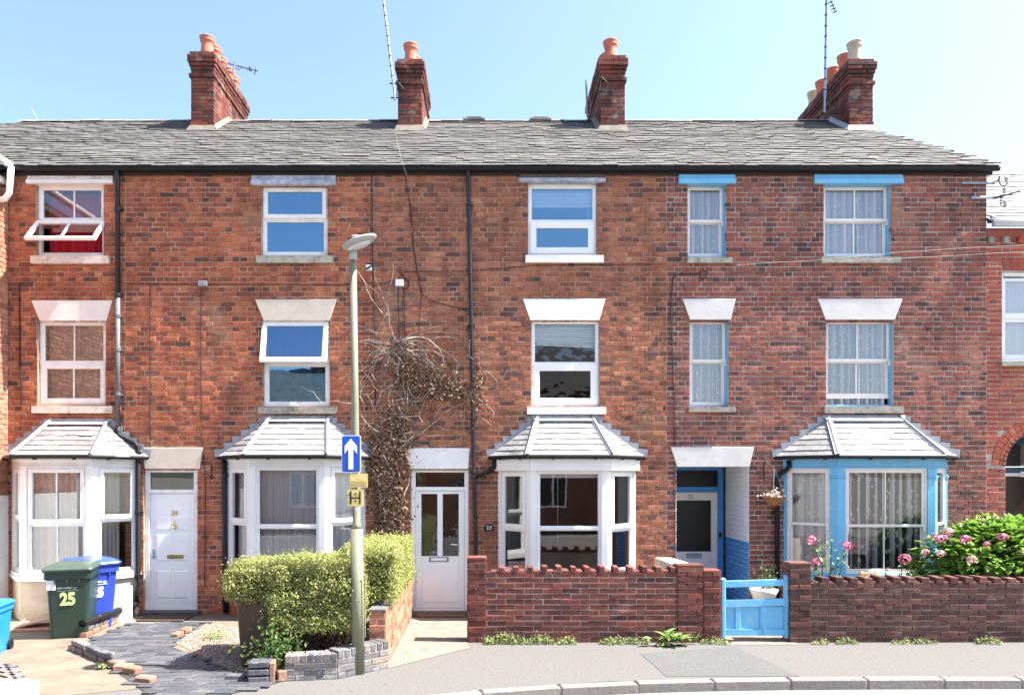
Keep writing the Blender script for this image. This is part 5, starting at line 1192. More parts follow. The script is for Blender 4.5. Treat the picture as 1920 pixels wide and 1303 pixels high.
LEAFY = leaf_mat('golden_privet_leaf', [(.34,.355,.09),(.44,.44,.15),(.20,.26,.055),(.50,.49,.22),(.35,.37,.10),(.10,.155,.035),(.42,.43,.15)], trans=.35)
def leaf_quad(mb, p, nrm, size, r, asp=.55, fold=.25):
    n = nrm.normalized(); t = n.orthogonal().normalized(); t.rotate(Matrix.Rotation(r.uniform(0, 2*PI), 3, n)); b = n.cross(t)
    c = Vector(p); h = t*size; w_ = b*size*asp
    mb.add([tuple(c-h*.5), tuple(c+w_*.5+n*size*fold*.4), tuple(c+h*.5), tuple(c-w_*.5+n*size*fold*.4)], [(0, 1, 2), (0, 2, 3)])
def hedge_block(mb, core, box, n, r, size=.028):
    x0, x1, y0, y1, z0, z1 = box
    def shp(x, y, z):  # lumpy rounded surface
        return mnoise.noise((x*2.2, y*2.2, z*2.2))*.05+mnoise.noise((x*6, y*6, z*6))*.045+mnoise.noise((x*16, y*16, z*16))*.03
    areas = [((x1-x0)*(z1-z0), 'f'), ((x1-x0)*(y1-y0), 't'), ((y1-y0)*(z1-z0), 'r'), ((y1-y0)*(z1-z0), 'l'), ((x1-x0)*(y1-y0)*.4, 'b')]
    tot = sum(a for a, _ in areas)
    for a, s in areas:
        for _ in range(int(n*a/tot)):
            u, v = r.random(), r.random(); e = .12
            x, y, z = x0+(x1-x0)*u, y0+(y1-y0)*u, z0+(z1-z0)*v
            if s == 'f': p = Vector((x, y0, z)); nm = Vector((0, -1, 0))
            elif s == 't': p = Vector((x, y0+(y1-y0)*v, z1)); nm = Vector((0, 0, 1))
            elif s == 'r': p = Vector((x1, y, z)); nm = Vector((1, 0, 0))
            elif s == 'l': p = Vector((x0, y, z)); nm = Vector((-1, 0, 0))
            else: p = Vector((x, y0+(y1-y0)*v, z0)); nm = Vector((0, 0, -1))
            # round the corners
            c = Vector(((x0+x1)/2, (y0+y1)/2, (z0+z1)/2)); hx, hy, hz = (x1-x0)/2, (y1-y0)/2, (z1-z0)/2; q = p-c; rr = .11
            k = Vector((max(abs(q.x)-(hx-rr), 0)*(1 if q.x > 0 else -1), max(abs(q.y)-(hy-rr), 0)*(1 if q.y > 0 else -1), max(abs(q.z)-(hz-rr), 0)*(1 if q.z > 0 else -1)))
            if k.length > rr: q = q-k+k.normalized()*rr; nm = k.normalized()
            p = c+q; d = shp(*p); dep = abs(r.gauss(0, .05)); 
            if r.random() < .025: dep = -r.uniform(0, .09)
            p = p+nm*(d-dep); 
            if s == 'b' or z < z0+.12: p.z += r.uniform(-.05, .10)
            nn = nm*.8+Vector((r.gauss(.25, .65), r.gauss(0, .65), r.gauss(0, .65)+.35)); leaf_quad(mb, p, nn, size*r.uniform(.7, 1.3), r)
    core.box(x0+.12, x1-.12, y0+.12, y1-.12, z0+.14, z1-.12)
hg = thing('clipped_hedge', 'clipped golden privet hedge beside the lamp post', 'hedge', (-2.2, -2.6, 0))
mb, core = MB(), MB(); r3 = random.Random(3)
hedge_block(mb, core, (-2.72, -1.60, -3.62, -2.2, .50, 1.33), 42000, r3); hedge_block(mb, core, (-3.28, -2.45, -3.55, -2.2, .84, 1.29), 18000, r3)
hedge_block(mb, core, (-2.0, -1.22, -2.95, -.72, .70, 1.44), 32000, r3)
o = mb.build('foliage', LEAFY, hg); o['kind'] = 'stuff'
core.build('shade_core', pmat('hedge_shade', (.035,.035,.015), (.06,.045,.02), sc=12, rough=1), hg)  # dark boxes behind the leaves; the hedge's inner shade is their colour
mb = MB(); TW = pmat('hedge_twig', (.14,.09,.05), (.08,.05,.03), sc=14, rough=.9)
for k in range(70):
    x = r3.uniform(-2.9, -1.5); y = r3.uniform(-3.45, -2.5); b0 = Vector((-2.2+r3.uniform(-.55, .55), -3.1+r3.uniform(-.3, .3), .05)); e0 = Vector((x, y, r3.uniform(.55, .8))); mid = b0.lerp(e0, .5)+Vector((r3.uniform(-.1, .1), r3.uniform(-.1, .1), r3.uniform(-.05, .1)))
    mb.tube([tuple(b0), tuple(mid), tuple(e0)], [.014, .009, .005], 5)
mb.build('stems', TW, hg)
mb = MB()
for k in range(500): leaf_quad(mb, (r3.gauss(-2.55, .16), r3.gauss(-3.68, .07), abs(r3.gauss(.3, .16))), Vector((r3.gauss(0, .5), -1, r3.gauss(.3, .5))), r3.uniform(.04, .07), r3)
o = mb.build('ivy_growth', leaf_mat('dark_ivy_leaf', [(.05,.10,.02),(.08,.15,.03),(.12,.19,.05)]), hg); o['kind'] = 'stuff'
bed = sheet('soil_bed', [(-2.6, -3.85), (-1.85, -3.75), (-1.4, -3.25), (-1.4, -.6), (-2.75, -.6), (-3.0, -2.0)], .02, pmat('dark_soil', (.06,.045,.03), (.10,.07,.05), sc=20, rough=1, bump=.6))

# ------------------------------------------------------------------ dead creeper
cr = thing('dead_creeper', 'dead brown creeper with bare pale stems clinging above and left of the half-glazed door', 'climbing plant', (U(730), -.1, 0))
DST = piece_mat('dead_stem', [(.46,.40,.34),(.20,.15,.12),(.54,.48,.42),(.10,.07,.055),(.34,.28,.23)], 'island', fine=.3, bump=0); DLF = piece_mat('dead_leaf', [(.17,.095,.055),(.11,.06,.036),(.24,.14,.085),(.30,.20,.13),(.07,.04,.028)], 'island', fine=.2, bump=0, rough=.8)
r4 = random.Random(21); mb = MB()
def stem(p, a, n, r0, curl=.35, step=9., thin=.93, Y=-.06, bias=0.):
    pts, rs = [], []; x, y = p
    for k in range(n):
        yy = Y-.02-.03*math.sin(k*.7+x*.05)-abs(r4.gauss(0, .012)); pts.append((U(x, yy), yy, V(y, yy))); rs.append(r0); r0 *= thin
        a += r4.gauss(0, curl)+bias; x += math.cos(a)*step; y -= math.sin(a)*step
    mb.tube(pts, rs, 5); return pts
for k in range(20): stem((r4.uniform(700, 760), r4.uniform(820, 985)), r4.gauss(PI/2, .35), r4.randint(8, 26), r4.uniform(.007, .014), .22)
for k in range(48): stem((r4.gauss(735, 24), r4.uniform(680, 830)), r4.uniform(0, 2*PI), r4.randint(7, 18), r4.uniform(.004, .009), .38)
for k in range(26): stem((r4.uniform(735, 760), r4.uniform(640, 665)), r4.gauss(.15, .4), r4.randint(10, 16), r4.uniform(.005, .009), .13, bias=-.10)
for k in range(16): stem((r4.uniform(735, 760), r4.uniform(640, 665)), r4.gauss(PI+.2, .5), r4.randint(8, 14), r4.uniform(.004, .008), .3, bias=.08)
for k in range(9): stem((r4.uniform(738, 762), r4.uniform(640, 690)), r4.gauss(PI/2, .5), r4.randint(4, 8), r4.uniform(.004, .007), .25)
for k in range(14): stem((r4.gauss(850, 12), r4.gauss(745, 12)), r4.uniform(0, 2*PI), r4.randint(5, 12), r4.uniform(.003, .006), .4)
for k in range(18): stem((r4.gauss(893, 6), r4.uniform(665, 820)), r4.uniform(0, 2*PI), r4.randint(4, 7), r4.uniform(.003, .006), .45)
for k in range(10): stem((r4.uniform(690, 725), r4.uniform(560, 640)), r4.gauss(1.9, .5), r4.randint(6, 12), r4.uniform(.003, .006), .25)
o = mb.build('stems', DST, cr); o['kind'] = 'stuff'
mb = MB()
def clump(cx, cy, sx, sy, n, y0=-.03, dy=.10, s=(.035, .07)):
    for k in range(n):
        x, y = r4.gauss(cx, sx), r4.gauss(cy, sy); Y = y0-r4.random()*dy
        leaf_quad(mb, (U(x, Y), Y, V(y, Y)), Vector((r4.gauss(0, .6), -1, r4.gauss(0, .6))), r4.uniform(*s), r4, .75, .4)
for (cx, cy, sx, sy, n) in ((732, 965, 13, 22, 1700), (726, 905, 15, 26, 1800), (727, 850, 16, 26, 1500), (738, 795, 14, 18, 260), (788, 702, 22, 14, 900), (812, 724, 22, 11, 700), (757, 690, 12, 18, 260), (750, 655, 7, 12, 120), (850, 738, 14, 8, 160), (895, 740, 6, 28, 140), (790, 765, 20, 15, 60)):
    clump(cx, cy, sx, sy, n)
o = mb.build('dead_leaves', DLF, cr); o['kind'] = 'stuff'

# ------------------------------------------------------------------ wheelie bins
def wheelie(label, loc, rz, mt, lidm, num=None, numm=None, sc=1., group='wheelie bins', sticker=False, ns=.2, nz=.60, crest=None):
    o = thing('wheelie_bin', label, 'bin', loc, rz, group); o.scale = (sc, sc, sc)
    H_ = .98
    def ring(z, wd, y0, y1, n=4, r=.05):
        pts = []
        for cx, cy, a0 in ((wd-r, y0+r, -PI/2), (wd-r, y1-r, 0), (-wd+r, y1-r, PI/2), (-wd+r, y0+r, PI)):
            pts += [(cx+r*math.cos(a0+PI/2*k/n), cy+r*math.sin(a0+PI/2*k/n), z) for k in range(n+1)]
        return pts
    prof = [(.0, .225, -.24, .22), (.05, .235, -.25, .24), (.84, .275, -.325, .30), (.85, .30, -.35, .33), (.95, .30, -.35, .34), (.96, .29, -.34, .33)]
    mb = MB(); rings = [ring(*p) for p in prof]; n = len(rings[0]); vs = [v for r_ in rings for v in r_]; fs = [tuple(range(n))[::-1], tuple(range((len(rings)-1)*n, len(rings)*n))]
    for i in range(len(rings)-1):
        for k in range(n): fs.append((i*n+k, i*n+(k+1) % n, (i+1)*n+(k+1) % n, (i+1)*n+k))
    mb.add(vs, fs); body = mb.build('body', mt, o, local=True)
    for x in (-.15, 0, .15): MB().bev(x-.012, x+.012, -.349, -.30, .79, .85, .004).build('rib', mt, body, local=True)
    lp = [(.955, .315, -.375, .34), (.985, .325, -.385, .35), (1.0, .318, -.375, .35), (1.04, .26, -.28, .33), (1.045, .20, -.2, .30)]
    mb = MB(); rings = [ring(*p, r=.06) for p in lp]; vs = [v for r_ in rings for v in r_]; fs = [tuple(range(n))[::-1], tuple(range((len(rings)-1)*n, len(rings)*n))]
    for i in range(len(rings)-1):
        for k in range(n): fs.append((i*n+k, i*n+(k+1) % n, (i+1)*n+(k+1) % n, (i+1)*n+k))
    mb.add(vs, fs); lid = mb.build('lid', lidm, o, local=True)
    for s in (-1, 1): MB().bev(s*.17-.04, s*.17+.04, -.30, -.26, 1.02, 1.04, .008).build('grip', lidm, lid, local=True)
    MB().tube([(-.27, .34, .96), (-.27, .41, .98), (.27, .41, .98), (.27, .34, .96)], .018, 8).build('handle', mt, o, local=True)
    for s in (-1, 1):
        wv = MB(); m_ = wv.tube([(s*.26-.03, .22, .10), (s*.26+.03, .22, .10)], .10, 20).build('wheel', BLACKP, o, local=True)
    tilt = math.degrees(math.atan2(.075, .79)); fy = lambda z: -.25-.095*(z-.05)
    if num: lettering(num, ns, numm, (0, fy(nz)-.008, nz), body, rx=90+tilt, off=.012, sx=.8, name='number', local=True)
    if crest:
        for zz, x0_, x1_, h_ in ((.165, -.13, .05, .022), (.155, .07, .11, .03), (.125, -.13, -.02, .010), (.125, -.005, .13, .008)):
            c_ = MB().bev(x0_, x1_, -.001, .001, -h_/2, h_/2, .0005).build('faded_print', crest, body, local=True); c_.location = (0, fy(nz+zz)-.008, nz+zz); c_.rotation_euler = (R(tilt), 0, 0)
    if sticker: m_ = MB().bev(-.055, .055, -.002, .0, -.07, .07, .001).build('sticker', SWH, body, local=True); m_.location = (-.20, fy(.77)-.008, .77); m_.rotation_euler = (R(tilt), 0, 0)
    return o
GRN = pmat('green_bin_plastic', (.016,.036,.027), (.02,.044,.032), sc=3, rough=.38, spec=.5); GRNL = pmat('green_lid_plastic', (.045,.072,.056), (.055,.085,.067), sc=6, rough=.35, spec=.5)
BLU = pmat('blue_bin_plastic', (.022,.05,.34), (.026,.06,.38), sc=3, rough=.35, spec=.5); BLUL = pmat('light_blue_lid', (.03,.075,.45), (.035,.085,.5), sc=4, rough=.3, spec=.5)
BRW = pmat('brown_bin_plastic', (.055,.025,.017), (.07,.033,.022), sc=3, rough=.4, spec=.5); LBL = pmat('bright_blue_plastic', (.02,.20,.68), (.03,.24,.72), sc=4, rough=.35, spec=.5)
NUMG = pmat('pale_green_paint', (.55,.66,.28), rough=.6); CRW = pmat('faded_print', (.20,.26,.24), rough=.6)
gx, gy = G(113, 1199); wheelie('dark green wheelie bin with pale number 25 in front of the left bay', (gx, gy+.32, 0), R(18), GRN, GRNL, '25', NUMG, sc=1.04, sticker=True, ns=.24, nz=.56, crest=CRW)
wheelie('dark blue wheelie bin with white number 25 behind the green bin', (U(167, -1.0), -.98, 0), R(50), BLU, BLUL, '25', SWH, sc=1.04, ns=.20, nz=.55, crest=SWH)
bx_, by_ = G(478, 1256); wheelie('tall brown wheelie bin half hidden by the clipped hedge', (bx_-.0, by_+.34, 0), R(6), BRW, BRW, sc=.98)
wheelie('bright blue small bin cut off by the left edge of the picture', (U(-22, -2.6), -2.55, 0), R(12), LBL, LBL, sc=.66)

# ------------------------------------------------------------------ left forecourt: edging, pavers, gravel, pipe
r5 = random.Random(5)
def run_of_bricks(name, label, p, q, layers, mats, w_=.22, d_=.105, zj=.004, skip=()):
    o = thing(name, label, 'edging', (p[0], p[1], 0)); fr = Frame.between(p, q); L = math.hypot(q[0]-p[0], q[1]-p[1]); n = max(1, int(L/(w_+.01)))
    for l in range(layers):
        for k in range(n):
            if (l, k) in skip: continue
            b = MB().bev(-w_/2+.004, w_/2-.004, 0, d_, 0, .068, .009).build('brick', mats[(l) % len(mats)], o); c = fr((k+.5+.25*(l % 2))*L/n, 0, .003+l*.075)
            b.location = (c[0]+r5.uniform(-.008, .008), c[1]+r5.uniform(-.01, .01), c[2]+r5.uniform(0, zj)); b.rotation_euler = (r5.uniform(-.02, .02), r5.uniform(-.03, .03), fr.a+r5.uniform(-.05, .05))
    return o
ED1 = BR['ed'][0]; ED2 = BR['gy'][0]; ED3 = piece_mat('worn_orange_brick', [(.30,.16,.11),(.25,.12,.08),(.36,.23,.165)], 'object', lichen=(.40,.33,.26), lsc=7.)
a_, b_ = G(160, 1196), G(256, 1152)
run_of_bricks('brick_edging', 'two-course brick edging under the fallen black pipe', a_, b_, 2, [ED3, ED2])
a_, b_ = G(128, 1218), G(196, 1246); run_of_bricks('brick_edging', 'two-course dark brick kerb between the concrete and the black paved path', a_, b_, 2, [ED1, ED2])
for k, (px, py, rz, m_, lb_) in enumerate(((212, 1255, -.5, ED1, 'broken brown brick lying at the end of the dark brick kerb'), (243, 1266, -.35, ED3, 'worn cream and orange brick in the middle of the broken kerb'), (268, 1283, -.2, ED3, 'last loose orange brick of the broken kerb nearest the pavement'), (226, 1260, .2, ED1, 'dark brick wedged between the broken kerb bricks'))):
    x, y = G(px, py); o = tag(MB().bev(-.11, .11, -.06, .06, 0, .10 if k < 2 else .085, .016).build('loose_brick', m_), lb_, 'brick', 'loose bricks of the broken kerb'); o.location = (x, y+.06, 0); o.rotation_euler = (r5.uniform(-.06, .06), r5.uniform(-.06, .06), rz)
px_, py_ = G(154, 1175, .17)
pp = thing('fallen_drainpipe', 'black plastic drainpipe lying along the brick edging', 'pipe', (px_, py_, .2))
e_ = (U(254, -.15), -.14, .20)
MB().tube([(px_, py_, .22), e_], .052, 16, cap=False).build('pipe', BLACKP, pp, smooth=True); MB().tube([(px_+.012, py_+.012, .22), e_], .044, 16, cap=False).build('bore', SBK, pp)
v_ = (Vector(e_)-Vector((px_, py_, .22))); c0 = Vector((px_, py_, .22))+v_*.25; MB().tube([tuple(c0), tuple(c0+v_.normalized()*.10)], .059, 16).build('coupling', BLACKP, pp, smooth=True)
# board and slab by the cream plinth
o = tag(MB(Frame((U(70, -1.2), -1.35, 0), .1)).bev(-.55, .45, 0, .45, .004, .05, .01).build('stone_slab', piece_mat('red_slab', [(.42,.2,.13),(.38,.2,.14)], 'object')), 'reddish stone slab lying on the concrete behind the green bin', 'slab')
o = tag(MB(Frame((0, 0, 0), 0)).bev(-.22, .3, -.25, .25, -.012, .012, .004).build('timber_board', pmat('weathered_board', (.42,.30,.22), (.3,.2,.14), sc=8, rough=.9)), 'weathered board leaning on the slab below the left bay', 'board'); o.location = (U(62, -1.1), -1.05, .13); o.rotation_euler = (.12, -.22, .25)
o = tag(MB(Frame((U(222, -.7), -.68, 0), .15)).bev(-.22, .2, -.02, .02, .0, .60, .01).build('white_panel', WHITE), 'white flat panel standing against the left bay beside the blue bin', 'panel')
# pavers of the path to door 24
PAV = piece_mat('black_paver', [(.055,.057,.068),(.075,.077,.088),(.042,.044,.052),(.10,.10,.108),(.065,.067,.075)], 'object', rough=.6, fine=.3, bump=.4, lichen=(.17,.165,.16), lsc=5)
poly = [G(252, 1170), G(392, 1166), G(345, 1190), G(322, 1212), G(400, 1246), G(450, 1262), G(500, 1262), G(522, 1280), G(430, 1302), G(300, 1318), G(232, 1270), G(196, 1246), G(150, 1222), G(168, 1200)]
def inside(p, poly):
    c = False; n = len(poly)
    for i in range(n):
        a, b = poly[i], poly[(i+1) % n]
        if (a[1] > p[1]) != (b[1] > p[1]) and p[0] < (b[0]-a[0])*(p[1]-a[1])/(b[1]-a[1])+a[0]: c = not c
    return c
pb_ = sheet('paved_path', poly, .009, pmat('path_joint_soil', (.035,.033,.03), (.06,.055,.045), sc=20, rough=1)); row = 0; y = -4.5
while y < -.2:
    x = -6.6+(row % 2)*.13
    while x < -2.4:
        wd = r5.choice((.22, .24, .27))
        if inside((x+wd/2, y+.055), poly):
            b = MB().bev(-wd/2+.003, wd/2-.003, -.052, .052, 0, .016, .004).build('paver', PAV, pb_); b.location = (x+wd/2, y+.055, .006+r5.uniform(0, .006)); b.rotation_euler = (r5.uniform(-.02, .02), r5.uniform(-.015, .015), r5.uniform(-.03, .03))
        x += wd
    y += .112; row += 1
# gravel bed
gpoly = [G(330, 1206), G(385, 1170), G(432, 1172), (-2.9, -2.2), (-2.7, -3.8), G(470, 1263), G(405, 1246)]
sheet('gravel_base', gpoly, .007, pmat('gravel_base', (.22,.16,.13), (.15,.11,.09), sc=40, rough=1, bump=.8))
mb = MB(); xs = [p[0] for p in gpoly]; ys = [p[1] for p in gpoly]; n = 0
while n < 3500:
    x, y = r5.uniform(min(xs), max(xs)), r5.uniform(min(ys), max(ys))
    if not inside((x, y), gpoly): continue
    s = r5.uniform(.008, .02); n += 1; q = [Vector((r5.uniform(-1, 1), r5.uniform(-1, 1), r5.uniform(-.3, .3)))*.3 for _ in range(6)]
    B_ = [Vector((1, 0, 0)), Vector((0, 1, 0)), Vector((-1, 0, 0)), Vector((0, -1, 0)), Vector((0, 0, .8)), Vector((0, 0, -.6))]
    mb.add([tuple(Vector((x, y, .012))+(B_[k]+q[k])*s) for k in range(6)], [(0, 1, 4), (1, 2, 4), (2, 3, 4), (3, 0, 4)])
o = mb.build('gravel', piece_mat('gravel_stone', [(.30,.21,.165),(.24,.165,.13),(.36,.28,.225),(.19,.135,.11),(.40,.34,.29)], 'island', bump=0)); tag(o, 'pinkish gravel bed beside the brown bin', 'gravel', kind='stuff')
run_of_bricks('brick_edging', 'short row of orange bricks edging the gravel by the black path', G(332, 1198), G(362, 1182), 1, [ED3])
run_of_bricks('brick_edging', 'low dark brick border between the black path and the pavement', G(420, 1278), G(500, 1276), 1, [ED2])
mt_ = tag(MB().bev(U(270, -.35), U(356, -.35), -.62, -.2, .012, .03, .004).build('door_mat', pmat('brown_mat', (.09,.06,.045), (.06,.04,.03), sc=60, rough=1, bump=.8)), 'brown door mat in front of door number 24', 'mat')
mt_ = tag(MB().bev(U(782, -.25), U(872, -.25), -.30, -.225, .01, .045, .004).build('door_mat', pmat('tan_mat', (.24,.14,.07), (.16,.09,.05), sc=60, rough=1, bump=.8)), 'tan coir mat at the step of the white half-glazed door', 'mat')
ww = tag(MB().bev(-7.2, -4.52, -5.35, -4.99, -.02, .35, .02).build('white_wall', WHITE), 'low white rendered wall top in the bottom left corner', 'wall')
o = thing('brick_edging', 'dark paver strip at the left edge below the bright blue bin', 'edging', (-6.3, -3.7, 0))
for k in range(6):
    for j in range(2):
        c = G(6+k*6+j*16, 1250+k*9); b = MB().bev(-.1, .1, -.05, .05, 0, .02, .004).build('paver', ED2, o); b.location = (c[0]-.02, c[1], .008); b.rotation_euler = (0, 0, -.5)

# ------------------------------------------------------------------ plants
def leaf_mesh(name, L, W, mt, fold=.2, bend=.25):
    vs = [(0, 0, 0)]; fs = []; n = 5
    for k in range(1, n):
        t = k/n; wd = W/2*math.sin(PI*t**.8); z = -bend*L*t*t
        vs += [(-wd, L*t, z+wd*fold), (0, L*t, z), (wd, L*t, z+wd*fold)]
    vs.append((0, L, -bend*L)); e = len(vs)-1
    fs += [(0, 2, 1), (0, 3, 2)]
    for k in range(n-2):
        a = 1+3*k; fs += [(a, a+1, a+4, a+3), (a+1, a+2, a+5, a+4)]
    a = 1+3*(n-2); fs += [(a, a+1, e), (a+1, a+2, e)]
    m = MB().add(vs, fs).mesh(name); m.materials.append(mt); m.polygons.foreach_set('use_smooth', [True]*len(m.polygons)); return m
def orient(o, d, r): 
    d = Vector(d).normalized(); o.rotation_euler = (Vector(d).to_track_quat('Y', 'Z') @ Matrix.Rotation(r.uniform(-.4, .4), 3, 'Y').to_quaternion()).to_euler()
r6 = random.Random(9)
HYL = leaf_mat('hydrangea_leaf', [(.20,.36,.05),(.26,.43,.08),(.12,.25,.03),(.33,.48,.11),(.22,.38,.06)], 'object', trans=.3, rough=.38)
HYF = piece_mat('hydrangea_floret', [(.62,.17,.30),(.70,.25,.37),(.55,.12,.26),(.74,.36,.44)], 'island', fine=.1, bump=0, rough=.7); HYP = piece_mat('faded_floret', [(.72,.45,.42),(.70,.38,.40),(.74,.55,.45)], 'island', fine=.1, bump=0)
hy = thing('hydrangea_bush', 'large hydrangea bush with pink flower heads behind the dark garden wall', 'bush', (7.6, -1.15, 0))
lm = [leaf_mesh('leaf', .13, .085, HYL), leaf_mesh('leaf', .11, .065, HYL), leaf_mesh('leaf', .16, .10, HYL)]
hc = Vector((7.96, -1.12, .86)); rad = Vector((1.33, .72, .82))
def hsurf(th, ph): return Vector((math.cos(ph)*math.cos(th), math.cos(ph)*math.sin(th), math.sin(ph)))
mass = MB(); cnt = 0
for k in range(3000):
    th, ph = r6.uniform(PI*.9, PI*2.1), r6.uniform(-.35, 1.45); d = hsurf(th, ph); f_ = 1-abs(r6.gauss(0, .10))+.09*mnoise.noise(d*2.5); p = hc+Vector((d.x*rad.x, d.y*rad.y, d.z*rad.z))*f_
    dirv = d+Vector((r6.gauss(0, .7), r6.gauss(0, .5), r6.gauss(-.1, .45)))
    m = r6.choice(lm)
    if cnt < 300 and f_ > .93:
        o = link('leaf', m, hy); o.location = p; orient(o, dirv, r6); cnt += 1
    else:
        q = Vector(dirv).normalized().to_track_quat('Y', 'Z').to_matrix(); mass.add([tuple(p+q @ v.co) for v in m.vertices], [tuple(x.vertices) for x in m.polygons])
for c in hy.children: c.matrix_parent_inverse = WM[hy].inverted()
o = mass.build('foliage', leaf_mat('hydrangea_leaf_mass', [(.20,.36,.05),(.26,.43,.08),(.12,.25,.03),(.33,.48,.11)], 'island', rough=.38), hy); o['kind'] = 'stuff'
MB().lathe([(.3, -.8), (.75, -.4), (.85, .1), (.6, .45), (.1, .6)], tuple(hc+Vector((0, .1, 0))), 14).build('bush_shade_core', pmat('bush_shade', (.02,.04,.01), rough=1), hy)  # dark solid under the leaves, coloured as the shade inside the bush
def flower_head(parent, p, r, mt, n=55, name='flower_head', flat=.75):
    mb = MB()
    for k in range(n):
        d = Vector((r6.gauss(0, 1), r6.gauss(0, 1), r6.gauss(.5, 1))).normalized(); leaf_quad(mb, Vector(p)+Vector((d.x*r, d.y*r, d.z*r*flat)), d+Vector((r6.gauss(0, .3),)*3), r*.55, r6, .9, .2)
    return mb.build(name, mt, parent)
for (px, py, s, m_) in ((1868, 975, 1.1, HYP), (1757, 1009, 1.1, HYF), (1768, 1008, .8, HYF), (1810, 1011, 1., HYF), (1879, 1007, 1., HYF), (1779, 997, 1., HYP), (1822, 1049, .9, HYP), (1764, 1037, .8, HYP), (1915, 1035, .8, HYF), (1735, 1034, .7, HYP), (1842, 978, .9, HYP), (1850, 1020, .6, HYF), (1900, 980, .8, HYP)):
    Y = -1.12-.68*max(0.15, 1-((py-975)/130.-.75)**2*.9) if py > 985 else -1.25
    flower_head(hy, (U(px, Y), Y, V(py, Y)), .075*s, m_)
# roses
ROS = piece_mat('rose_petal', [(.70,.14,.26),(.76,.26,.36),(.66,.10,.22)], 'island', fine=.1, bump=0, rough=.6); ORG = piece_mat('orange_petal', [(.80,.42,.12),(.78,.55,.25)], 'island', fine=.1, bump=0); RST = pmat('rose_stem', (.10,.09,.04), (.07,.12,.03), sc=9, rough=.8)
RLF = leaf_mat('rose_leaf', [(.12,.20,.05),(.16,.26,.07),(.08,.15,.03)], 'object', rough=.4); rl = leaf_mesh('leaf', .07, .045, RLF)
def rose(label, base, tips, flowers, nl, Y=-1.2):
    o = thing('rose_bush', label, 'plant', (U(base, Y), Y, 0), group='roses in front of the blue bay')
    B0 = Vector((U(base, Y), Y, 0))
    def P(px, py): return Vector((U(px, Y), Y+r6.uniform(-.06, .06), V(py, Y)))
    for (px, py) in tips:
        t = P(px, py); mid = B0.lerp(t, .55)+Vector((r6.uniform(-.03, .03), 0, .06)); MB().tube([tuple(B0), tuple(mid), tuple(t)], [.012, .009, .005], 6).build('stem', RST, o)
        for k in range(nl):
            c = mid.lerp(t, r6.uniform(.0, 1.05))+Vector((r6.gauss(0, .05), r6.gauss(0, .04), r6.gauss(0, .04))); l_ = link('leaf', rl, o); l_.location = c; orient(l_, (r6.gauss(0, 1), r6.gauss(-.3, .7), r6.gauss(-.1, .5)), r6)
    for (px, py, s, m_) in flowers: flower_head(o, P(px, py)+Vector((0, -.03, 0)), .065*s, m_, 60, 'flower', .9)
    return o
rose('rose with three pink blooms in front of the left side of the blue bay', 1548, [(1520, 1018), (1585, 1026), (1545, 1008), (1530, 1055), (1562, 1015), (1570, 1045)], [(1519, 1012, 1.1, ROS), (1587, 1023, 1.1, ROS), (1528, 1054, 1.1, ROS)], 16)
rose('single tall pink rose bloom in front of the middle of the blue bay', 1693, [(1691, 1052), (1700, 1068)], [(1692, 1047, 1.3, ROS)], 10)
rose('low orange flowered plant just showing above the dark garden wall', 1621, [(1615, 1075), (1632, 1072), (1608, 1082), (1640, 1080)], [(1612, 1077, .9, ORG), (1630, 1074, .9, ORG), (1622, 1079, .9, ORG), (1640, 1080, .7, ORG)], 5)
rose('small white flowered sprig beside the orange flowers', 1658, [(1658, 1066), (1663, 1074)], [(1660, 1068, .5, HYP)], 8)
# weeds along the wall foot
WDL = leaf_mat('weed_leaf', [(.14,.22,.05),(.20,.28,.08),(.10,.17,.04),(.30,.32,.12),(.36,.30,.16)])
def weed(label, px0, px1, py, n, h_, dry=False, Y=-2.06):
    mb = MB(); x0, x1 = U(px0, Y), U(px1, Y)
    for k in range(n):
        x = r6.uniform(x0, x1); e = math.sin(PI*(x-x0)/(x1-x0)); z = abs(r6.gauss(0, .5))*h_*(.4+.6*e); leaf_quad(mb, (x, Y-abs(r6.gauss(0, .05)), .02+z), Vector((r6.gauss(0, .7), -.6, r6.gauss(.5, .6))), r6.uniform(.02, .045), r6, .6)
    for k in range(int(n*.12)):
        x = r6.uniform(x0, x1); zt = r6.uniform(.3, 1.1)*h_; mb.tube([(x, Y-.02, 0), (x+r6.gauss(0, .04), Y-.05, zt)], [.004, .002], 4)
    return tag(mb.build('weed_clump', WDL), label, 'weed', 'weeds along the garden walls')
weed('pale dry weed clump at the foot of the garden wall nearest the white door', 908, 985, 1205, 420, .13); weed('leafy low weeds left of centre at the foot of the red garden wall', 986, 1040, 1210, 260, .11)
weed('small rounded green weed under the white bay garden wall', 1045, 1080, 1210, 200, .09); weed('long straggling weed row left of the broad-leaved plant', 1125, 1218, 1210, 380, .09); weed('dry weeds at the foot of the pier beside the blue gate', 1312, 1368, 1205, 150, .07)
weed('first weed tuft right of the blue gate', 1520, 1552, 1205, 90, .06); weed('green weed tuft second from the blue gate at the dark wall', 1566, 1602, 1205, 110, .08); weed('sparse dry weeds under the middle of the dark wall', 1668, 1755, 1205, 150, .06); weed('green weed tuft under the hydrangea at the foot of the dark wall', 1826, 1872, 1205, 130, .10)
BLF = leaf_mat('broad_leaf', [(.22,.34,.10),(.28,.40,.14),(.16,.27,.07)], 'object', rough=.45)
bp_ = thing('broad_leaved_plant', 'broad-leaved pale green plant growing at the wall foot by the gate', 'plant', (U(1258, -2.12), -2.12, 0)); bl = [leaf_mesh('leaf', .20, .085, BLF, bend=.35), leaf_mesh('leaf', .15, .07, BLF, bend=.3)]
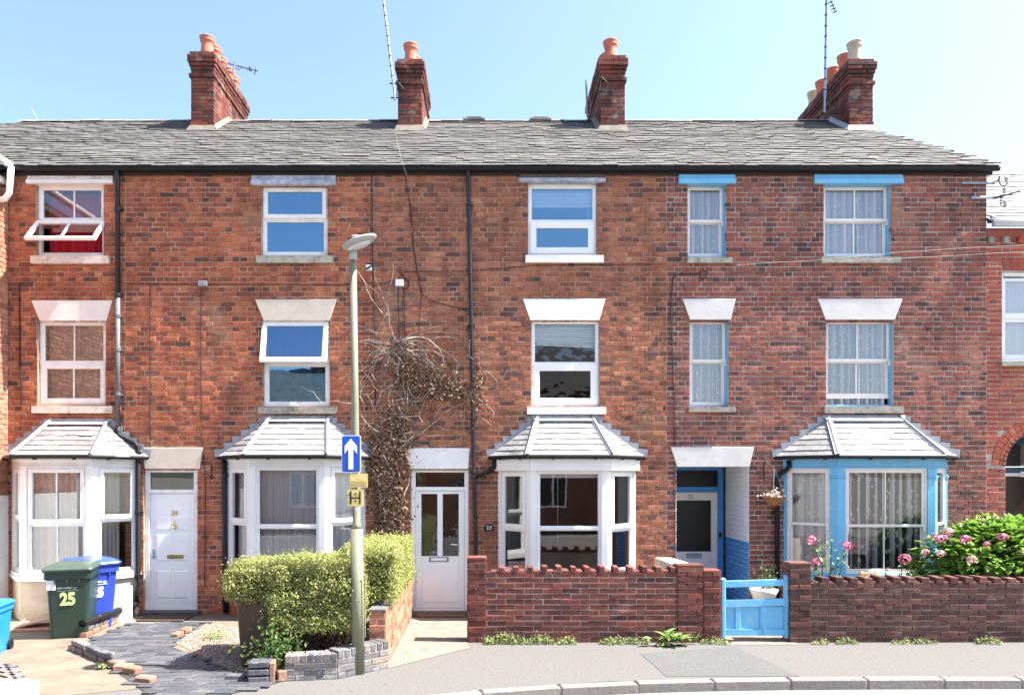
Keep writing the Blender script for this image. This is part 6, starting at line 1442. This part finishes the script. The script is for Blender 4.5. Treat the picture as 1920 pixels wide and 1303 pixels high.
for k in range(34):
    a = r6.uniform(0, 2*PI); o = link('leaf', r6.choice(bl), bp_); o.location = (U(1258, -2.12)+r6.gauss(0, .13), -2.16+r6.gauss(0, .04), .02+abs(r6.gauss(0, .05))); orient(o, (math.cos(a), -.35+math.sin(a)*.5, r6.uniform(.2, 1.1)), r6)
for k in range(7):
    o = link('leaf', bl[0], bp_); o.location = (U(1303, -2.1)+r6.gauss(0, .02), -2.1, .02); o.scale = (.45, .85, 1); orient(o, (r6.gauss(0, .25), -.1, 1), r6)
for (nm, px, py, s) in (('small green weed by the drainpipe foot of the left bay', 246, 1110, .5), ('bright weed patch at the top of the gravel bed', 402, 1186, 1.), ('tiny weed growing at the corner of the broken kerb', 192, 1242, .4)):
    x, y = G(px, py+12); mb = MB()
    for k in range(int(160*s)): leaf_quad(mb, (x+r6.gauss(0, .09*s), y+r6.gauss(0, .07*s), .02+abs(r6.gauss(0, .07*s))), Vector((r6.gauss(0, .6), -.5, 1)), r6.uniform(.025, .05), r6, .6)
    tag(mb.build('weed_clump', WDL), nm, 'weed', 'weeds in the left forecourt')
# hanging basket
hb = thing('hanging_basket', 'wire hanging basket of dried flowers on an iron wall bracket', 'basket', (U(1452, -.3), -.3, V(945)))
Yh = -.30; xh, zh = U(1452, Yh), V(931, Yh)
MB().tube([(U(1432), -.015, V(900)), (U(1432), -.015, V(868)), (U(1433), -.06, V(862)), (U(1436, -.1), -.14, V(868)), (xh, Yh, V(878, Yh))], .010, 6).build('bracket', IRON, hb)
for a in (0, 2.1, 4.2): MB().tube([(xh, Yh, V(878, Yh)), (xh+.18*math.cos(a), Yh+.18*math.sin(a), zh)], .004, 4).build('chain', STEEL, hb)
MB().lathe([(.02, -.16), (.10, -.13), (.16, -.06), (.19, 0), (.17, 0), (.05, -.03)], (xh, Yh, zh), 16).build('liner', pmat('coir_liner', (.30,.14,.06), (.20,.09,.04), sc=30, rough=1, bump=.6), hb)
mb = MB()
for k in range(130): leaf_quad(mb, (xh+r6.gauss(0, .08), Yh+r6.gauss(0, .08), zh+abs(r6.gauss(.02, .05))), Vector((r6.gauss(0, .7), -.6, r6.gauss(.6, .6))), r6.uniform(.025, .05), r6, .6)
o = mb.build('dried_flowers', piece_mat('dried_flower', [(.66,.58,.46),(.5,.42,.32),(.74,.68,.58)], 'island', bump=0), hb)
# white bowl planter behind the gate
wp = thing('bowl_planter', 'white bowl planter with a green plant behind the blue gate', 'planter', (U(1432, -.8), -.8, 0)); xp = U(1432, -.8); zp = V(1104, -.8)
MB().lathe([(.13, 0), (.12, .05), (.08, .12), (.08, zp-.22), (.15, zp-.19), (.20, zp-.06), (.225, zp), (.20, zp), (.16, zp-.06)], (xp, -.8, 0), 20).build('bowl', UPVC, wp, smooth=True)
mb = MB()
for k in range(260): leaf_quad(mb, (xp+r6.gauss(.04, .11), -.8+r6.gauss(0, .08), zp+abs(r6.gauss(0, .17))), Vector((r6.gauss(0, .7), -.6, r6.gauss(.4, .6))), r6.uniform(.03, .06), r6, .5)
o = mb.build('foliage', leaf_mat('dark_green_leaf', [(.04,.09,.02),(.06,.13,.03),(.09,.16,.05)]), wp); o['kind'] = 'stuff'  # dark green leaf tones
